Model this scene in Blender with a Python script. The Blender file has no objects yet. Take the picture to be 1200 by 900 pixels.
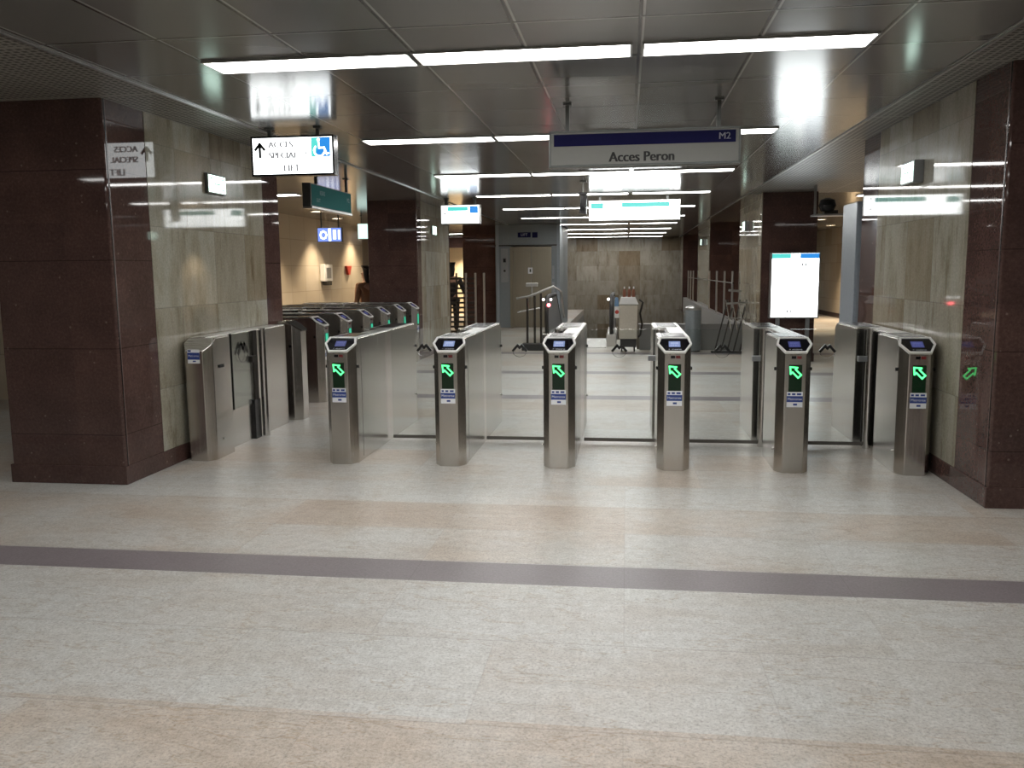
import bpy, bmesh, math, random
from mathutils import Vector, Matrix
random.seed(7)
S = bpy.context.scene
COL = S.collection
PI = math.pi

# ------------------------------------------------------------------ view
S.view_settings.view_transform = 'Standard'
S.view_settings.look = 'None'
S.view_settings.gamma = 1.0
S.view_settings.use_curve_mapping = False
S.view_settings.exposure = 0.0
S.cycles.use_denoising = True
S.cycles.max_bounces = 8
S.cycles.transparent_max_bounces = 24
S.cycles.sample_clamp_indirect = 6.0
w = bpy.data.worlds.new('world'); S.world = w; w.use_nodes = True
w.node_tree.nodes['Background'].inputs[0].default_value = (0.02, 0.02, 0.02, 1)

# ------------------------------------------------------------------ camera
F, PIT, YAW, ROL, CH = 1006.389, 0.131072, -0.132930, -0.009773, 1.5
cy, sy = math.cos(YAW), math.sin(YAW)
fw = Vector((sy*math.cos(PIT), cy*math.cos(PIT), -math.sin(PIT)))
rt = Vector((cy, -sy, 0)); up = rt.cross(fw)
c_, s_ = math.cos(ROL), math.sin(ROL)
r2 = c_*rt + s_*up; u2 = -s_*rt + c_*up
cam = bpy.data.cameras.new('camera'); cob = bpy.data.objects.new('camera', cam); COL.objects.link(cob)
cam.sensor_width = 36; cam.lens = F/1200*36; cam.clip_end = 200; cam.clip_start = 0.05
m = Matrix((r2, u2, -fw)).transposed().to_4x4(); m.translation = (0, 0, CH)
cob.matrix_world = m
S.camera = cob

# ------------------------------------------------------------------ materials
def N(nt, t, **kw):
    n = nt.nodes.new(t)
    for k, v in kw.items():
        if k == 'op': n.operation = v
        else: setattr(n, k, v)
    return n
def newmat(name):
    m = bpy.data.materials.new(name); m.use_nodes = True
    nt = m.node_tree
    return m, nt, nt.nodes['Principled BSDF']
def setp(b, base=None, rough=None, metal=None, spec=None, ior=None, coat=None):
    if base is not None: b.inputs['Base Color'].default_value = (*base, 1)
    if rough is not None: b.inputs['Roughness'].default_value = rough
    if metal is not None: b.inputs['Metallic'].default_value = metal
    if spec is not None: b.inputs['Specular IOR Level'].default_value = spec
    if ior is not None: b.inputs['IOR'].default_value = ior
    if coat is not None: b.inputs['Coat Weight'].default_value = coat
def plain(name, base, rough=0.5, metal=0.0, noise=0.12, scale=30, **kw):
    m, nt, b = newmat(name); setp(b, base, rough, metal, **kw)
    if noise:
        tc = N(nt, 'ShaderNodeTexCoord'); nz = N(nt, 'ShaderNodeTexNoise'); nz.inputs['Scale'].default_value = scale
        nt.links.new(tc.outputs['Object'], nz.inputs['Vector'])
        mx = N(nt, 'ShaderNodeMix', data_type='RGBA')
        mx.inputs[6].default_value = (*[x*(1-noise) for x in base], 1)
        mx.inputs[7].default_value = (*[min(1, x*(1+noise)) for x in base], 1)
        nt.links.new(nz.outputs['Fac'], mx.inputs[0]); nt.links.new(mx.outputs[2], b.inputs['Base Color'])
    return m
def glow(name, col, st, base=(0.02, 0.02, 0.02), rough=0.25):
    m, nt, b = newmat(name); setp(b, base, rough)
    b.inputs['Emission Color'].default_value = (*col, 1); b.inputs['Emission Strength'].default_value = st
    return m
def math_n(nt, op, a, b=None, clamp=False):
    n = N(nt, 'ShaderNodeMath', op=op); n.use_clamp = clamp
    for i, v in enumerate((a, b)):
        if v is None: continue
        if isinstance(v, (int, float)): n.inputs[i].default_value = v
        else: nt.links.new(v, n.inputs[i])
    return n.outputs[0]
def mixc(nt, fac, a, b, mode='MIX'):
    n = N(nt, 'ShaderNodeMix', data_type='RGBA'); n.blend_type = mode
    for i, v in ((0, fac), (6, a), (7, b)):
        if isinstance(v, (int, float)): n.inputs[i].default_value = v
        elif isinstance(v, tuple): n.inputs[i].default_value = (*v, 1)
        else: nt.links.new(v, n.inputs[i])
    return n.outputs[2]
def ramp(nt, val, stops):
    r = N(nt, 'ShaderNodeValToRGB'); el = r.color_ramp.elements
    while len(el) < len(stops): el.new(0.5)
    for e, (p, c) in zip(el, stops): e.position = p; e.color = (*c, 1)
    nt.links.new(val, r.inputs[0]); return r.outputs[0]
def noise(nt, vec, scale, detail=3, rough=0.5):
    n = N(nt, 'ShaderNodeTexNoise'); n.inputs['Scale'].default_value = scale
    n.inputs['Detail'].default_value = detail; n.inputs['Roughness'].default_value = rough
    if vec is not None: nt.links.new(vec, n.inputs['Vector'])
    return n.outputs['Fac']
def sep(nt, v):
    s = N(nt, 'ShaderNodeSeparateXYZ'); nt.links.new(v, s.inputs[0]); return s.outputs
def comb(nt, x=0, y=0, z=0):
    c = N(nt, 'ShaderNodeCombineXYZ')
    for i, v in enumerate((x, y, z)):
        if isinstance(v, (int, float)): c.inputs[i].default_value = v
        else: nt.links.new(v, c.inputs[i])
    return c.outputs[0]
def line_mask(nt, coord, period, offset, width):
    """1 on thin lines coord = offset + k*period"""
    a = math_n(nt, 'SUBTRACT', coord, offset - period/2)
    a = math_n(nt, 'PINGPONG', a, period/2) if False else math_n(nt, 'MODULO', math_n(nt, 'ADD', a, period*40), period)
    a = math_n(nt, 'ABSOLUTE', math_n(nt, 'SUBTRACT', a, period/2))
    return math_n(nt, 'LESS_THAN', a, width/2)
def wn(nt, v):
    n = N(nt, 'ShaderNodeTexWhiteNoise', noise_dimensions='3D'); nt.links.new(v, n.inputs['Vector']); return n.outputs

def steel(name, base, rough=0.3, streak=(160, 160, 3)):
    m, nt, b = newmat(name); setp(b, base, rough, 1.0)
    tc = N(nt, 'ShaderNodeTexCoord'); mp = N(nt, 'ShaderNodeMapping'); mp.inputs['Scale'].default_value = streak
    nt.links.new(tc.outputs['Object'], mp.inputs[0])
    f = noise(nt, mp.outputs[0], 1.0, 2)
    nt.links.new(mixc(nt, f, tuple(x*0.86 for x in base), tuple(min(1, x*1.1) for x in base)), b.inputs['Base Color'])
    rr = N(nt, 'ShaderNodeMapRange'); rr.inputs['To Min'].default_value = rough-0.07; rr.inputs['To Max'].default_value = rough+0.09
    nt.links.new(f, rr.inputs[0]); nt.links.new(rr.outputs[0], b.inputs['Roughness'])
    bp = N(nt, 'ShaderNodeBump'); bp.inputs['Strength'].default_value = 0.04; bp.inputs['Distance'].default_value = 0.002
    nt.links.new(f, bp.inputs['Height']); nt.links.new(bp.outputs[0], b.inputs['Normal'])
    return m

def floor_mat():
    m, nt, b = newmat('granite_floor_slabs'); setp(b, (0.5, 0.47, 0.43), 0.34, spec=0.45)
    tc = N(nt, 'ShaderNodeTexCoord'); P = tc.outputs['Object']; x, y, z = sep(nt, P)
    near = math_n(nt, 'LESS_THAN', y, 4.11)
    vn = math_n(nt, 'DIVIDE', math_n(nt, 'SUBTRACT', y, 3.97), 0.66)
    vf = math_n(nt, 'DIVIDE', math_n(nt, 'SUBTRACT', y, 4.25), 0.545)
    v = math_n(nt, 'ADD', math_n(nt, 'MULTIPLY', vn, near), math_n(nt, 'MULTIPLY', vf, math_n(nt, 'SUBTRACT', 1, near)))
    row = math_n(nt, 'FLOOR', v)
    off = wn(nt, comb(nt, row, 3.1, 0.4))[0]
    xx = math_n(nt, 'ADD', math_n(nt, 'DIVIDE', x, 1.05), math_n(nt, 'MULTIPLY', math_n(nt, 'ROUND', math_n(nt, 'MULTIPLY', off, 2)), 0.5))
    col = math_n(nt, 'FLOOR', xx)
    cell = wn(nt, comb(nt, row, col, 0.7))
    yr = N(nt, 'ShaderNodeValToRGB'); yr.color_ramp.interpolation = 'CONSTANT'   # which quarry batch each row of slabs came from
    el = yr.color_ramp.elements; rowsy = [(0, 0.5), (1.99, 0.95), (2.65, 0.0), (3.31, 0.02), (4.2, 0.42), (4.795, 0.85), (5.34, 0.1), (5.885, 0.7), (6.43, 0.55), (6.975, 0.3), (8.6, 0.6), (10.2, 0.15), (12.7, 0.5)]
    while len(el) < len(rowsy): el.new(0.5)
    for e, (p_, v_) in zip(el, rowsy): e.position = p_/14; e.color = (v_, v_, v_, 1)
    nt.links.new(math_n(nt, 'DIVIDE', y, 14), yr.inputs[0]); rown = yr.outputs[0]
    # tone per slab: grey white to pinkish beige
    t = math_n(nt, 'ADD', math_n(nt, 'MULTIPLY', cell[0], 0.36), math_n(nt, 'MULTIPLY', rown, 0.42))
    big = noise(nt, P, 1.3, 6, 0.6)
    t = math_n(nt, 'ADD', t, math_n(nt, 'MULTIPLY', math_n(nt, 'SUBTRACT', big, 0.5), 1.5))
    base = ramp(nt, t, [(0.05, (0.51, 0.51, 0.49)), (0.32, (0.5, 0.485, 0.455)), (0.58, (0.475, 0.422, 0.365)), (0.9, (0.42, 0.352, 0.29))])
    g1 = noise(nt, P, 80, 5, 0.85); g2 = noise(nt, P, 17, 5, 0.7)
    base = mixc(nt, 1.0, base, ramp(nt, g1, [(0.34, (0.5, 0.49, 0.48)), (0.47, (0.95, 0.95, 0.95)), (0.66, (1.24, 1.24, 1.24))]), 'MULTIPLY')
    base = mixc(nt, 1.0, base, ramp(nt, g2, [(0.32, (0.84, 0.82, 0.8)), (0.6, (1.06, 1.06, 1.06))]), 'MULTIPLY')
    # wavy veins running in slabs
    mp = N(nt, 'ShaderNodeMapping'); mp.inputs['Scale'].default_value = (0.6, 2.2, 1); mp.inputs['Rotation'].default_value = (0, 0, 0.5)
    nt.links.new(P, mp.inputs[0])
    addv = N(nt, 'ShaderNodeVectorMath', operation='ADD'); nt.links.new(mp.outputs[0], addv.inputs[0]); nt.links.new(comb(nt, math_n(nt, 'MULTIPLY', cell[0], 9), row, 0), addv.inputs[1])
    ve = noise(nt, addv.outputs[0], 1.6, 5, 0.62)
    vm = ramp(nt, ve, [(0.35, (0.9, 0.86, 0.82)), (0.49, (1, 1, 1)), (0.5, (0.8, 0.72, 0.63)), (0.51, (1, 1, 1)), (0.8, (1.03, 1.03, 1.02))])
    base = mixc(nt, 0.9, base, vm, 'MULTIPLY')
    # joints
    fr = math_n(nt, 'ABSOLUTE', math_n(nt, 'SUBTRACT', math_n(nt, 'FRACT', v), 0.5))
    j1 = math_n(nt, 'GREATER_THAN', fr, 0.5-0.0055)
    fx = math_n(nt, 'ABSOLUTE', math_n(nt, 'SUBTRACT', math_n(nt, 'FRACT', xx), 0.5))
    j2 = math_n(nt, 'GREATER_THAN', fx, 0.5-0.0025)
    base = mixc(nt, math_n(nt, 'MAXIMUM', math_n(nt, 'MULTIPLY', j1, 0.34), math_n(nt, 'MULTIPLY', j2, 0.2)), base, (0.2, 0.17, 0.15))
    # purple granite bands
    st = None
    for yc, hw in ((4.095, 0.145), (10.12, 0.16), (12.62, 0.17), (15.6, 0.17)):
        k = math_n(nt, 'LESS_THAN', math_n(nt, 'ABSOLUTE', math_n(nt, 'SUBTRACT', y, yc)), hw)
        st = k if st is None else math_n(nt, 'MAXIMUM', st, k)
    pj = math_n(nt, 'MULTIPLY', j2, 0.5)
    pur = mixc(nt, 1.0, mixc(nt, pj, (0.205, 0.18, 0.187), (0.14, 0.12, 0.12)), ramp(nt, g1, [(0.3, (0.72, 0.7, 0.7)), (0.7, (1.3, 1.3, 1.32))]), 'MULTIPLY')
    base = mixc(nt, st, base, pur)
    nt.links.new(base, b.inputs['Base Color'])
    rr = N(nt, 'ShaderNodeMapRange'); rr.inputs['To Min'].default_value = 0.26; rr.inputs['To Max'].default_value = 0.44
    nt.links.new(g2, rr.inputs[0]); nt.links.new(rr.outputs[0], b.inputs['Roughness'])
    return m

def wall_uv(nt, P):
    x, y, z = sep(nt, P)
    return math_n(nt, 'ADD', x, y), z
def dark_granite():
    m, nt, b = newmat('polished_maroon_granite'); setp(b, (0.03, 0.018, 0.016), 0.035, spec=0.32)
    tc = N(nt, 'ShaderNodeTexCoord'); P = tc.outputs['Object']; u, z = wall_uv(nt, P)
    g = noise(nt, P, 55, 4, 0.7); g3 = noise(nt, P, 3, 3)
    base = ramp(nt, g, [(0.3, (0.064, 0.039, 0.034)), (0.55, (0.088, 0.054, 0.048)), (0.75, (0.122, 0.077, 0.068))])
    base = mixc(nt, 1.0, base, ramp(nt, g3, [(0.3, (0.8, 0.78, 0.78)), (0.7, (1.15, 1.1, 1.08))]), 'MULTIPLY')
    sp = N(nt, 'ShaderNodeTexVoronoi'); sp.inputs['Scale'].default_value = 11; nt.links.new(P, sp.inputs['Vector'])
    base = mixc(nt, math_n(nt, 'MULTIPLY', math_n(nt, 'LESS_THAN', sp.outputs['Distance'], 0.085), 0.22), base, (0.4, 0.32, 0.28))
    ti = wn(nt, comb(nt, math_n(nt, 'FLOOR', math_n(nt, 'DIVIDE', z, 0.62)), math_n(nt, 'FLOOR', math_n(nt, 'DIVIDE', u, 0.86)), 1))[0]
    base = mixc(nt, 1.0, base, ramp(nt, ti, [(0, (0.86, 0.86, 0.87)), (1, (1.16, 1.13, 1.1))]), 'MULTIPLY')
    j = line_mask(nt, z, 0.62, 0.36, 0.006)
    base = mixc(nt, math_n(nt, 'MULTIPLY', j, 0.6), base, (0.012, 0.008, 0.008))
    nt.links.new(base, b.inputs['Base Color']); return m
def light_stone(name='polished_travertine', tint=(1, 1, 1), th=0.62, tw=0.6, rough=0.045, warm=0.65):
    m, nt, b = newmat(name); setp(b, (0.3, 0.28, 0.23), rough, spec=0.32)
    tc = N(nt, 'ShaderNodeTexCoord'); P = tc.outputs['Object']; u, z = wall_uv(nt, P)
    cell = wn(nt, comb(nt, math_n(nt, 'FLOOR', math_n(nt, 'DIVIDE', z, th)), math_n(nt, 'FLOOR', math_n(nt, 'DIVIDE', u, tw)), 5))
    mp = N(nt, 'ShaderNodeMapping'); mp.inputs['Scale'].default_value = (2.4, 2.4, 0.8); mp.inputs['Rotation'].default_value = (0.25, 0.3, 0)
    nt.links.new(P, mp.inputs[0])
    a = N(nt, 'ShaderNodeVectorMath', operation='ADD'); nt.links.new(mp.outputs[0], a.inputs[0]); nt.links.new(cell[1], a.inputs[1])
    n1 = noise(nt, a.outputs[0], 2.2, 6, 0.65); n2 = noise(nt, P, 60, 3, 0.7)
    C = lambda *c: tuple(q*t for q, t in zip(c, tint))
    base = ramp(nt, n1, [(0.25, C(0.20, 0.175, 0.13)), (0.45, C(0.29, 0.275, 0.225)), (0.6, C(0.335, 0.325, 0.28)), (0.8, C(0.27, 0.235, 0.175))])
    base = mixc(nt, 1.0, base, ramp(nt, n2, [(0.3, (0.82, 0.82, 0.81)), (0.7, (1.12, 1.12, 1.12))]), 'MULTIPLY')
    base = mixc(nt, warm, base, mixc(nt, 1.0, base, ramp(nt, cell[0], [(0, (0.72, 0.58, 0.42)), (0.22, (0.82, 0.72, 0.6)), (0.3, (0.97, 0.93, 0.88)), (1, (1.18, 1.18, 1.16))]), 'MULTIPLY'))
    mv = N(nt, 'ShaderNodeMapping'); mv.inputs['Scale'].default_value = (7, 7, 1.3); nt.links.new(P, mv.inputs[0])
    n4 = noise(nt, mv.outputs[0], 1.0, 5, 0.7)
    base = mixc(nt, 0.8, base, ramp(nt, n4, [(0.33, (0.62, 0.56, 0.48)), (0.42, (0.98, 0.97, 0.95)), (0.62, (1.05, 1.05, 1.05)), (0.75, (0.88, 0.83, 0.75))]), 'MULTIPLY')
    j = math_n(nt, 'MAXIMUM', line_mask(nt, z, th, 0, 0.006), line_mask(nt, u, tw, 0, 0.005))
    base = mixc(nt, math_n(nt, 'MULTIPLY', j, 0.35), base, (0.09, 0.08, 0.07))
    nt.links.new(base, b.inputs['Base Color']); return m
def ceiling_mat():
    m, nt, b = newmat('grey_enamel_ceiling_panels'); setp(b, (0.16, 0.157, 0.15), 0.17, ior=1.55)
    tc = N(nt, 'ShaderNodeTexCoord'); P = tc.outputs['Object']; x, y, z = sep(nt, P)
    jx = line_mask(nt, x, 0.62, 0.055, 0.014); jx2 = line_mask(nt, x, 0.62, 0.073, 0.012)
    jy = line_mask(nt, y, 0.75, 5.09, 0.018)
    cell = wn(nt, comb(nt, math_n(nt, 'FLOOR', math_n(nt, 'DIVIDE', math_n(nt, 'SUBTRACT', x, 0.06), 0.62)), math_n(nt, 'FLOOR', math_n(nt, 'DIVIDE', math_n(nt, 'SUBTRACT', y, 5.09), 0.75)), 2))
    base = mixc(nt, cell[0], (0.135, 0.132, 0.125), (0.18, 0.177, 0.168))
    jy2 = line_mask(nt, y, 0.75, 5.106, 0.012)
    base = mixc(nt, math_n(nt, 'MULTIPLY', jy2, 0.6), base, (0.34, 0.335, 0.32))
    base = mixc(nt, jx2, base, (0.34, 0.335, 0.32))
    base = mixc(nt, math_n(nt, 'MAXIMUM', jx, jy), base, (0.03, 0.03, 0.03))
    nt.links.new(base, b.inputs['Base Color'])
    # each panel hangs a hair out of true, so mirror images break at the joints
    sub = N(nt, 'ShaderNodeVectorMath', operation='SUBTRACT'); nt.links.new(cell[1], sub.inputs[0]); sub.inputs[1].default_value = (0.5, 0.5, 0.5)
    sc = N(nt, 'ShaderNodeVectorMath', operation='SCALE'); nt.links.new(sub.outputs[0], sc.inputs[0]); sc.inputs['Scale'].default_value = 0.012
    ge = N(nt, 'ShaderNodeNewGeometry'); ad = N(nt, 'ShaderNodeVectorMath', operation='ADD')
    nt.links.new(ge.outputs['Normal'], ad.inputs[0]); nt.links.new(sc.outputs[0], ad.inputs[1])
    nm = N(nt, 'ShaderNodeVectorMath', operation='NORMALIZE'); nt.links.new(ad.outputs[0], nm.inputs[0]); nt.links.new(nm.outputs[0], b.inputs['Normal'])
    return m
def perforated():
    m, nt, b = newmat('perforated_ceiling_grid'); setp(b, (0.15, 0.145, 0.13), 0.4)
    tc = N(nt, 'ShaderNodeTexCoord'); x, y, z = sep(nt, tc.outputs['Object'])
    p = 0.05
    fx = math_n(nt, 'FRACT', math_n(nt, 'DIVIDE', math_n(nt, 'ADD', x, 30.006), p)); fy = math_n(nt, 'FRACT', math_n(nt, 'DIVIDE', math_n(nt, 'ADD', y, 30), p))
    hole = math_n(nt, 'MULTIPLY', math_n(nt, 'GREATER_THAN', fx, 0.36), math_n(nt, 'GREATER_THAN', fy, 0.36))
    big = math_n(nt, 'MAXIMUM', line_mask(nt, x, 0.62, 1.94, 0.02), line_mask(nt, y, 0.62, 0, 0.02))
    hole = math_n(nt, 'MULTIPLY', hole, math_n(nt, 'SUBTRACT', 1, big))
    nt.links.new(mixc(nt, hole, (0.3, 0.285, 0.255), (0.012, 0.011, 0.01)), b.inputs['Base Color']); return m
def tiles(name, a, bcol, th, tw, rough, spec=0.5, jd=0.4):
    m, nt, b = newmat(name); setp(b, a, rough, spec=spec)
    tc = N(nt, 'ShaderNodeTexCoord'); P = tc.outputs['Object']; u, z = wall_uv(nt, P)
    cell = wn(nt, comb(nt, math_n(nt, 'FLOOR', math_n(nt, 'DIVIDE', z, th)), math_n(nt, 'FLOOR', math_n(nt, 'DIVIDE', u, tw)), 5))
    n1 = noise(nt, P, 4, 4, 0.6)
    t = math_n(nt, 'ADD', math_n(nt, 'MULTIPLY', cell[0], 0.7), math_n(nt, 'MULTIPLY', n1, 0.3))
    base = mixc(nt, t, a, bcol)
    j = math_n(nt, 'MAXIMUM', line_mask(nt, z, th, 0, 0.012), line_mask(nt, u, tw, 0, 0.012))
    base = mixc(nt, math_n(nt, 'MULTIPLY', j, jd), base, tuple(q*0.4 for q in a))
    nt.links.new(base, b.inputs['Base Color']); return m
def clear_glass():
    m = bpy.data.materials.new('clear_glass'); m.use_nodes = True; nt = m.node_tree; nt.nodes.clear()
    o = N(nt, 'ShaderNodeOutputMaterial'); t = N(nt, 'ShaderNodeBsdfTransparent'); t.inputs[0].default_value = (0.93, 0.95, 0.945, 1)
    g = N(nt, 'ShaderNodeBsdfGlossy'); g.inputs['Roughness'].default_value = 0.02; f = N(nt, 'ShaderNodeFresnel'); f.inputs[0].default_value = 1.35
    x = N(nt, 'ShaderNodeMixShader'); gb = N(nt, 'ShaderNodeNewGeometry'); nt.links.new(math_n(nt, 'MULTIPLY', f.outputs[0], math_n(nt, 'SUBTRACT', 1, gb.outputs['Backfacing'])), x.inputs[0]); nt.links.new(t.outputs[0], x.inputs[1]); nt.links.new(g.outputs[0], x.inputs[2]); nt.links.new(x.outputs[0], o.inputs[0])
    return m

M = dict(
    floor=floor_mat(), dark=dark_granite(), stone=light_stone(), ceil=ceiling_mat(), perf=perforated(),
    beige=tiles('beige_marble_tiles', (0.5, 0.42, 0.31), (0.6, 0.53, 0.42), 0.55, 0.8, 0.22),
    backwall=light_stone('brown_grey_marble_tiles', (0.74, 0.71, 0.71), 0.55, 0.8, 0.25, 0.9),
    sideceil=tiles('smooth_side_ceiling', (0.16, 0.15, 0.135), (0.19, 0.175, 0.16), 0.6, 0.6, 0.15),
    steel=steel('brushed_stainless_steel', (0.60, 0.575, 0.54), 0.22),
    steeltop=steel('brushed_steel_top', (0.68, 0.67, 0.65), 0.28, (3, 160, 160)),
    chrome=steel('satin_chrome', (0.72, 0.71, 0.69), 0.2, (40, 40, 40)),
    alu=plain('grey_aluminium', (0.33, 0.345, 0.36), 0.35, 0.7),
    trimalu=plain('pale_aluminium_trim', (0.42, 0.415, 0.4), 0.3, 0.8),
    rim=plain('pale_silver_display_rim', (0.82, 0.82, 0.8), 0.3, 0.15, noise=0.04),
    black=plain('black_plastic', (0.012, 0.012, 0.013), 0.25),
    blackgloss=plain('black_glass', (0.006, 0.006, 0.008), 0.05, noise=0),
    darkrub=plain('dark_rubber', (0.025, 0.024, 0.023), 0.6),
    darkmetal=plain('dark_bronze_metal', (0.06, 0.055, 0.05), 0.35, 0.8),
    white=plain('white_plastic', (0.75, 0.75, 0.74), 0.4, noise=0.04),
    stickw=plain('white_sticker', (0.78, 0.8, 0.83), 0.4, noise=0.03),
    stickb=plain('blue_sticker', (0.02, 0.05, 0.24), 0.4, noise=0.05),
    signgrey=plain('unlit_grey_sign_face', (0.28, 0.28, 0.265), 0.55, noise=0.03, spec=0.2),
    navy=plain('navy_band', (0.008, 0.008, 0.06), 0.6, noise=0.05, spec=0.12),
    lettergrey=plain('pale_grey_letters', (0.5, 0.52, 0.58), 0.4, noise=0.03),
    letterdark=plain('charcoal_letters', (0.012, 0.012, 0.013), 0.5, noise=0.03),
    signframe=plain('dark_grey_sign_frame', (0.10, 0.105, 0.1), 0.35, 0.5),
    teal=plain('dull_teal_sign_face', (0.03, 0.17, 0.17), 0.7, spec=0.1, noise=0.05),
    tealtxt=plain('pale_teal_letters', (0.2, 0.36, 0.36), 0.4, noise=0.04),
    lamp=glow('fluorescent_diffuser', (1.0, 0.985, 0.96), 20.0, (0.8, 0.8, 0.8)),
    edge=plain('pale_granite_edge', (0.17, 0.115, 0.105), 0.25),
    paleglow=glow('pale_lit_sign', (0.75, 1.0, 0.92), 1.3),
    shadebar=plain('grey_brown_shade_bar', (0.13, 0.12, 0.105), 0.6),
    lampw=glow('warm_downlight_lens', (1.0, 0.78, 0.52), 14.0),
    signlit=glow('backlit_white_acrylic', (0.96, 1.0, 1.0), 4.0, (0.7, 0.7, 0.7)),
    signlitfar=glow('bright_backlit_acrylic', (0.94, 1.0, 1.0), 5.0, (0.7, 0.7, 0.7)),
    bandteal=glow('backlit_teal_band', (0.1, 0.7, 0.64), 1.1),
    bandblue=glow('backlit_blue_patch', (0.03, 0.3, 0.85), 1.0),
    bandcyan=glow('backlit_cyan_patch', (0.12, 0.8, 0.72), 1.0),
    fainttext=glow('faint_backlit_letters', (0.9, 0.91, 0.93), 0.3),
    marks=glow('grey_backlit_marks', (0.35, 0.36, 0.37), 0.9),
    bluesign=glow('backlit_blue_sign', (0.2, 0.3, 0.85), 1.3),
    bluesignw=glow('backlit_white_symbols', (0.85, 0.9, 1.0), 3.0),
    exitlit=glow('exit_sign_pale_green', (0.72, 1.0, 0.86), 4.0),
    exitgreen=glow('exit_sign_green_mark', (0.03, 0.3, 0.13), 0.8),
    lcd=glow('gate_lcd_screen', (0.28, 0.37, 0.68), 0.8),
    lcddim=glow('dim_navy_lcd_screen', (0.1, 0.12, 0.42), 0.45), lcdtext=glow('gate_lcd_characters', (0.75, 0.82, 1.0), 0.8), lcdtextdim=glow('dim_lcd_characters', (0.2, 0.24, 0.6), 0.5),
    green=glow('green_led_arrow', (0.09, 1.0, 0.26), 2.4),
    greenpanel=glow('green_led_background', (0.0, 0.06, 0.012), 0.12, (0.004, 0.007, 0.005)),
    tealled=glow('teal_led_panel', (0.03, 0.62, 0.36), 0.9),
    red=glow('red_lamp', (1.0, 0.1, 0.12), 14.0),
    redled=glow('dim_red_led', (0.3, 0.02, 0.02), 0.22),
    wglint=glow('white_newel_glint', (1, 0.97, 0.95), 4.0),
    glass=clear_glass(),
    liftsteel=plain('pale_blue_grey_lift_cladding', (0.22, 0.25, 0.265), 0.35, 0.2),
    liftdoor=steel('bronze_lift_door', (0.30, 0.27, 0.21), 0.4, (50, 50, 2)),
    bluegrey=plain('blue_grey_painted_panel', (0.30, 0.34, 0.38), 0.3, 0.1),
    redpaint=plain('red_paint', (0.45, 0.05, 0.03), 0.5),
    cream=plain('cream_cladding', (0.52, 0.48, 0.4), 0.55),
    bottle=plain('brown_red_bottle', (0.25, 0.09, 0.05), 0.35),
    bluecloth=plain('blue_cloth', (0.16, 0.28, 0.45), 0.8),
    parapet=plain('grey_stone_parapet', (0.27, 0.265, 0.255), 0.4),
    cloth=plain('black_cloth', (0.012, 0.012, 0.014), 0.85), tancloth=plain('tan_brown_cloth', (0.3, 0.16, 0.09), 0.8),
    skin=plain('skin', (0.5, 0.3, 0.22), 0.5), hair=plain('black_hair', (0.008, 0.007, 0.007), 0.5),
    warmwall=plain('cream_lit_wall', (0.75, 0.62, 0.42), 0.6),
    bench=plain('dim_brown_wall', (0.2, 0.17, 0.14), 0.5),
)

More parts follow.
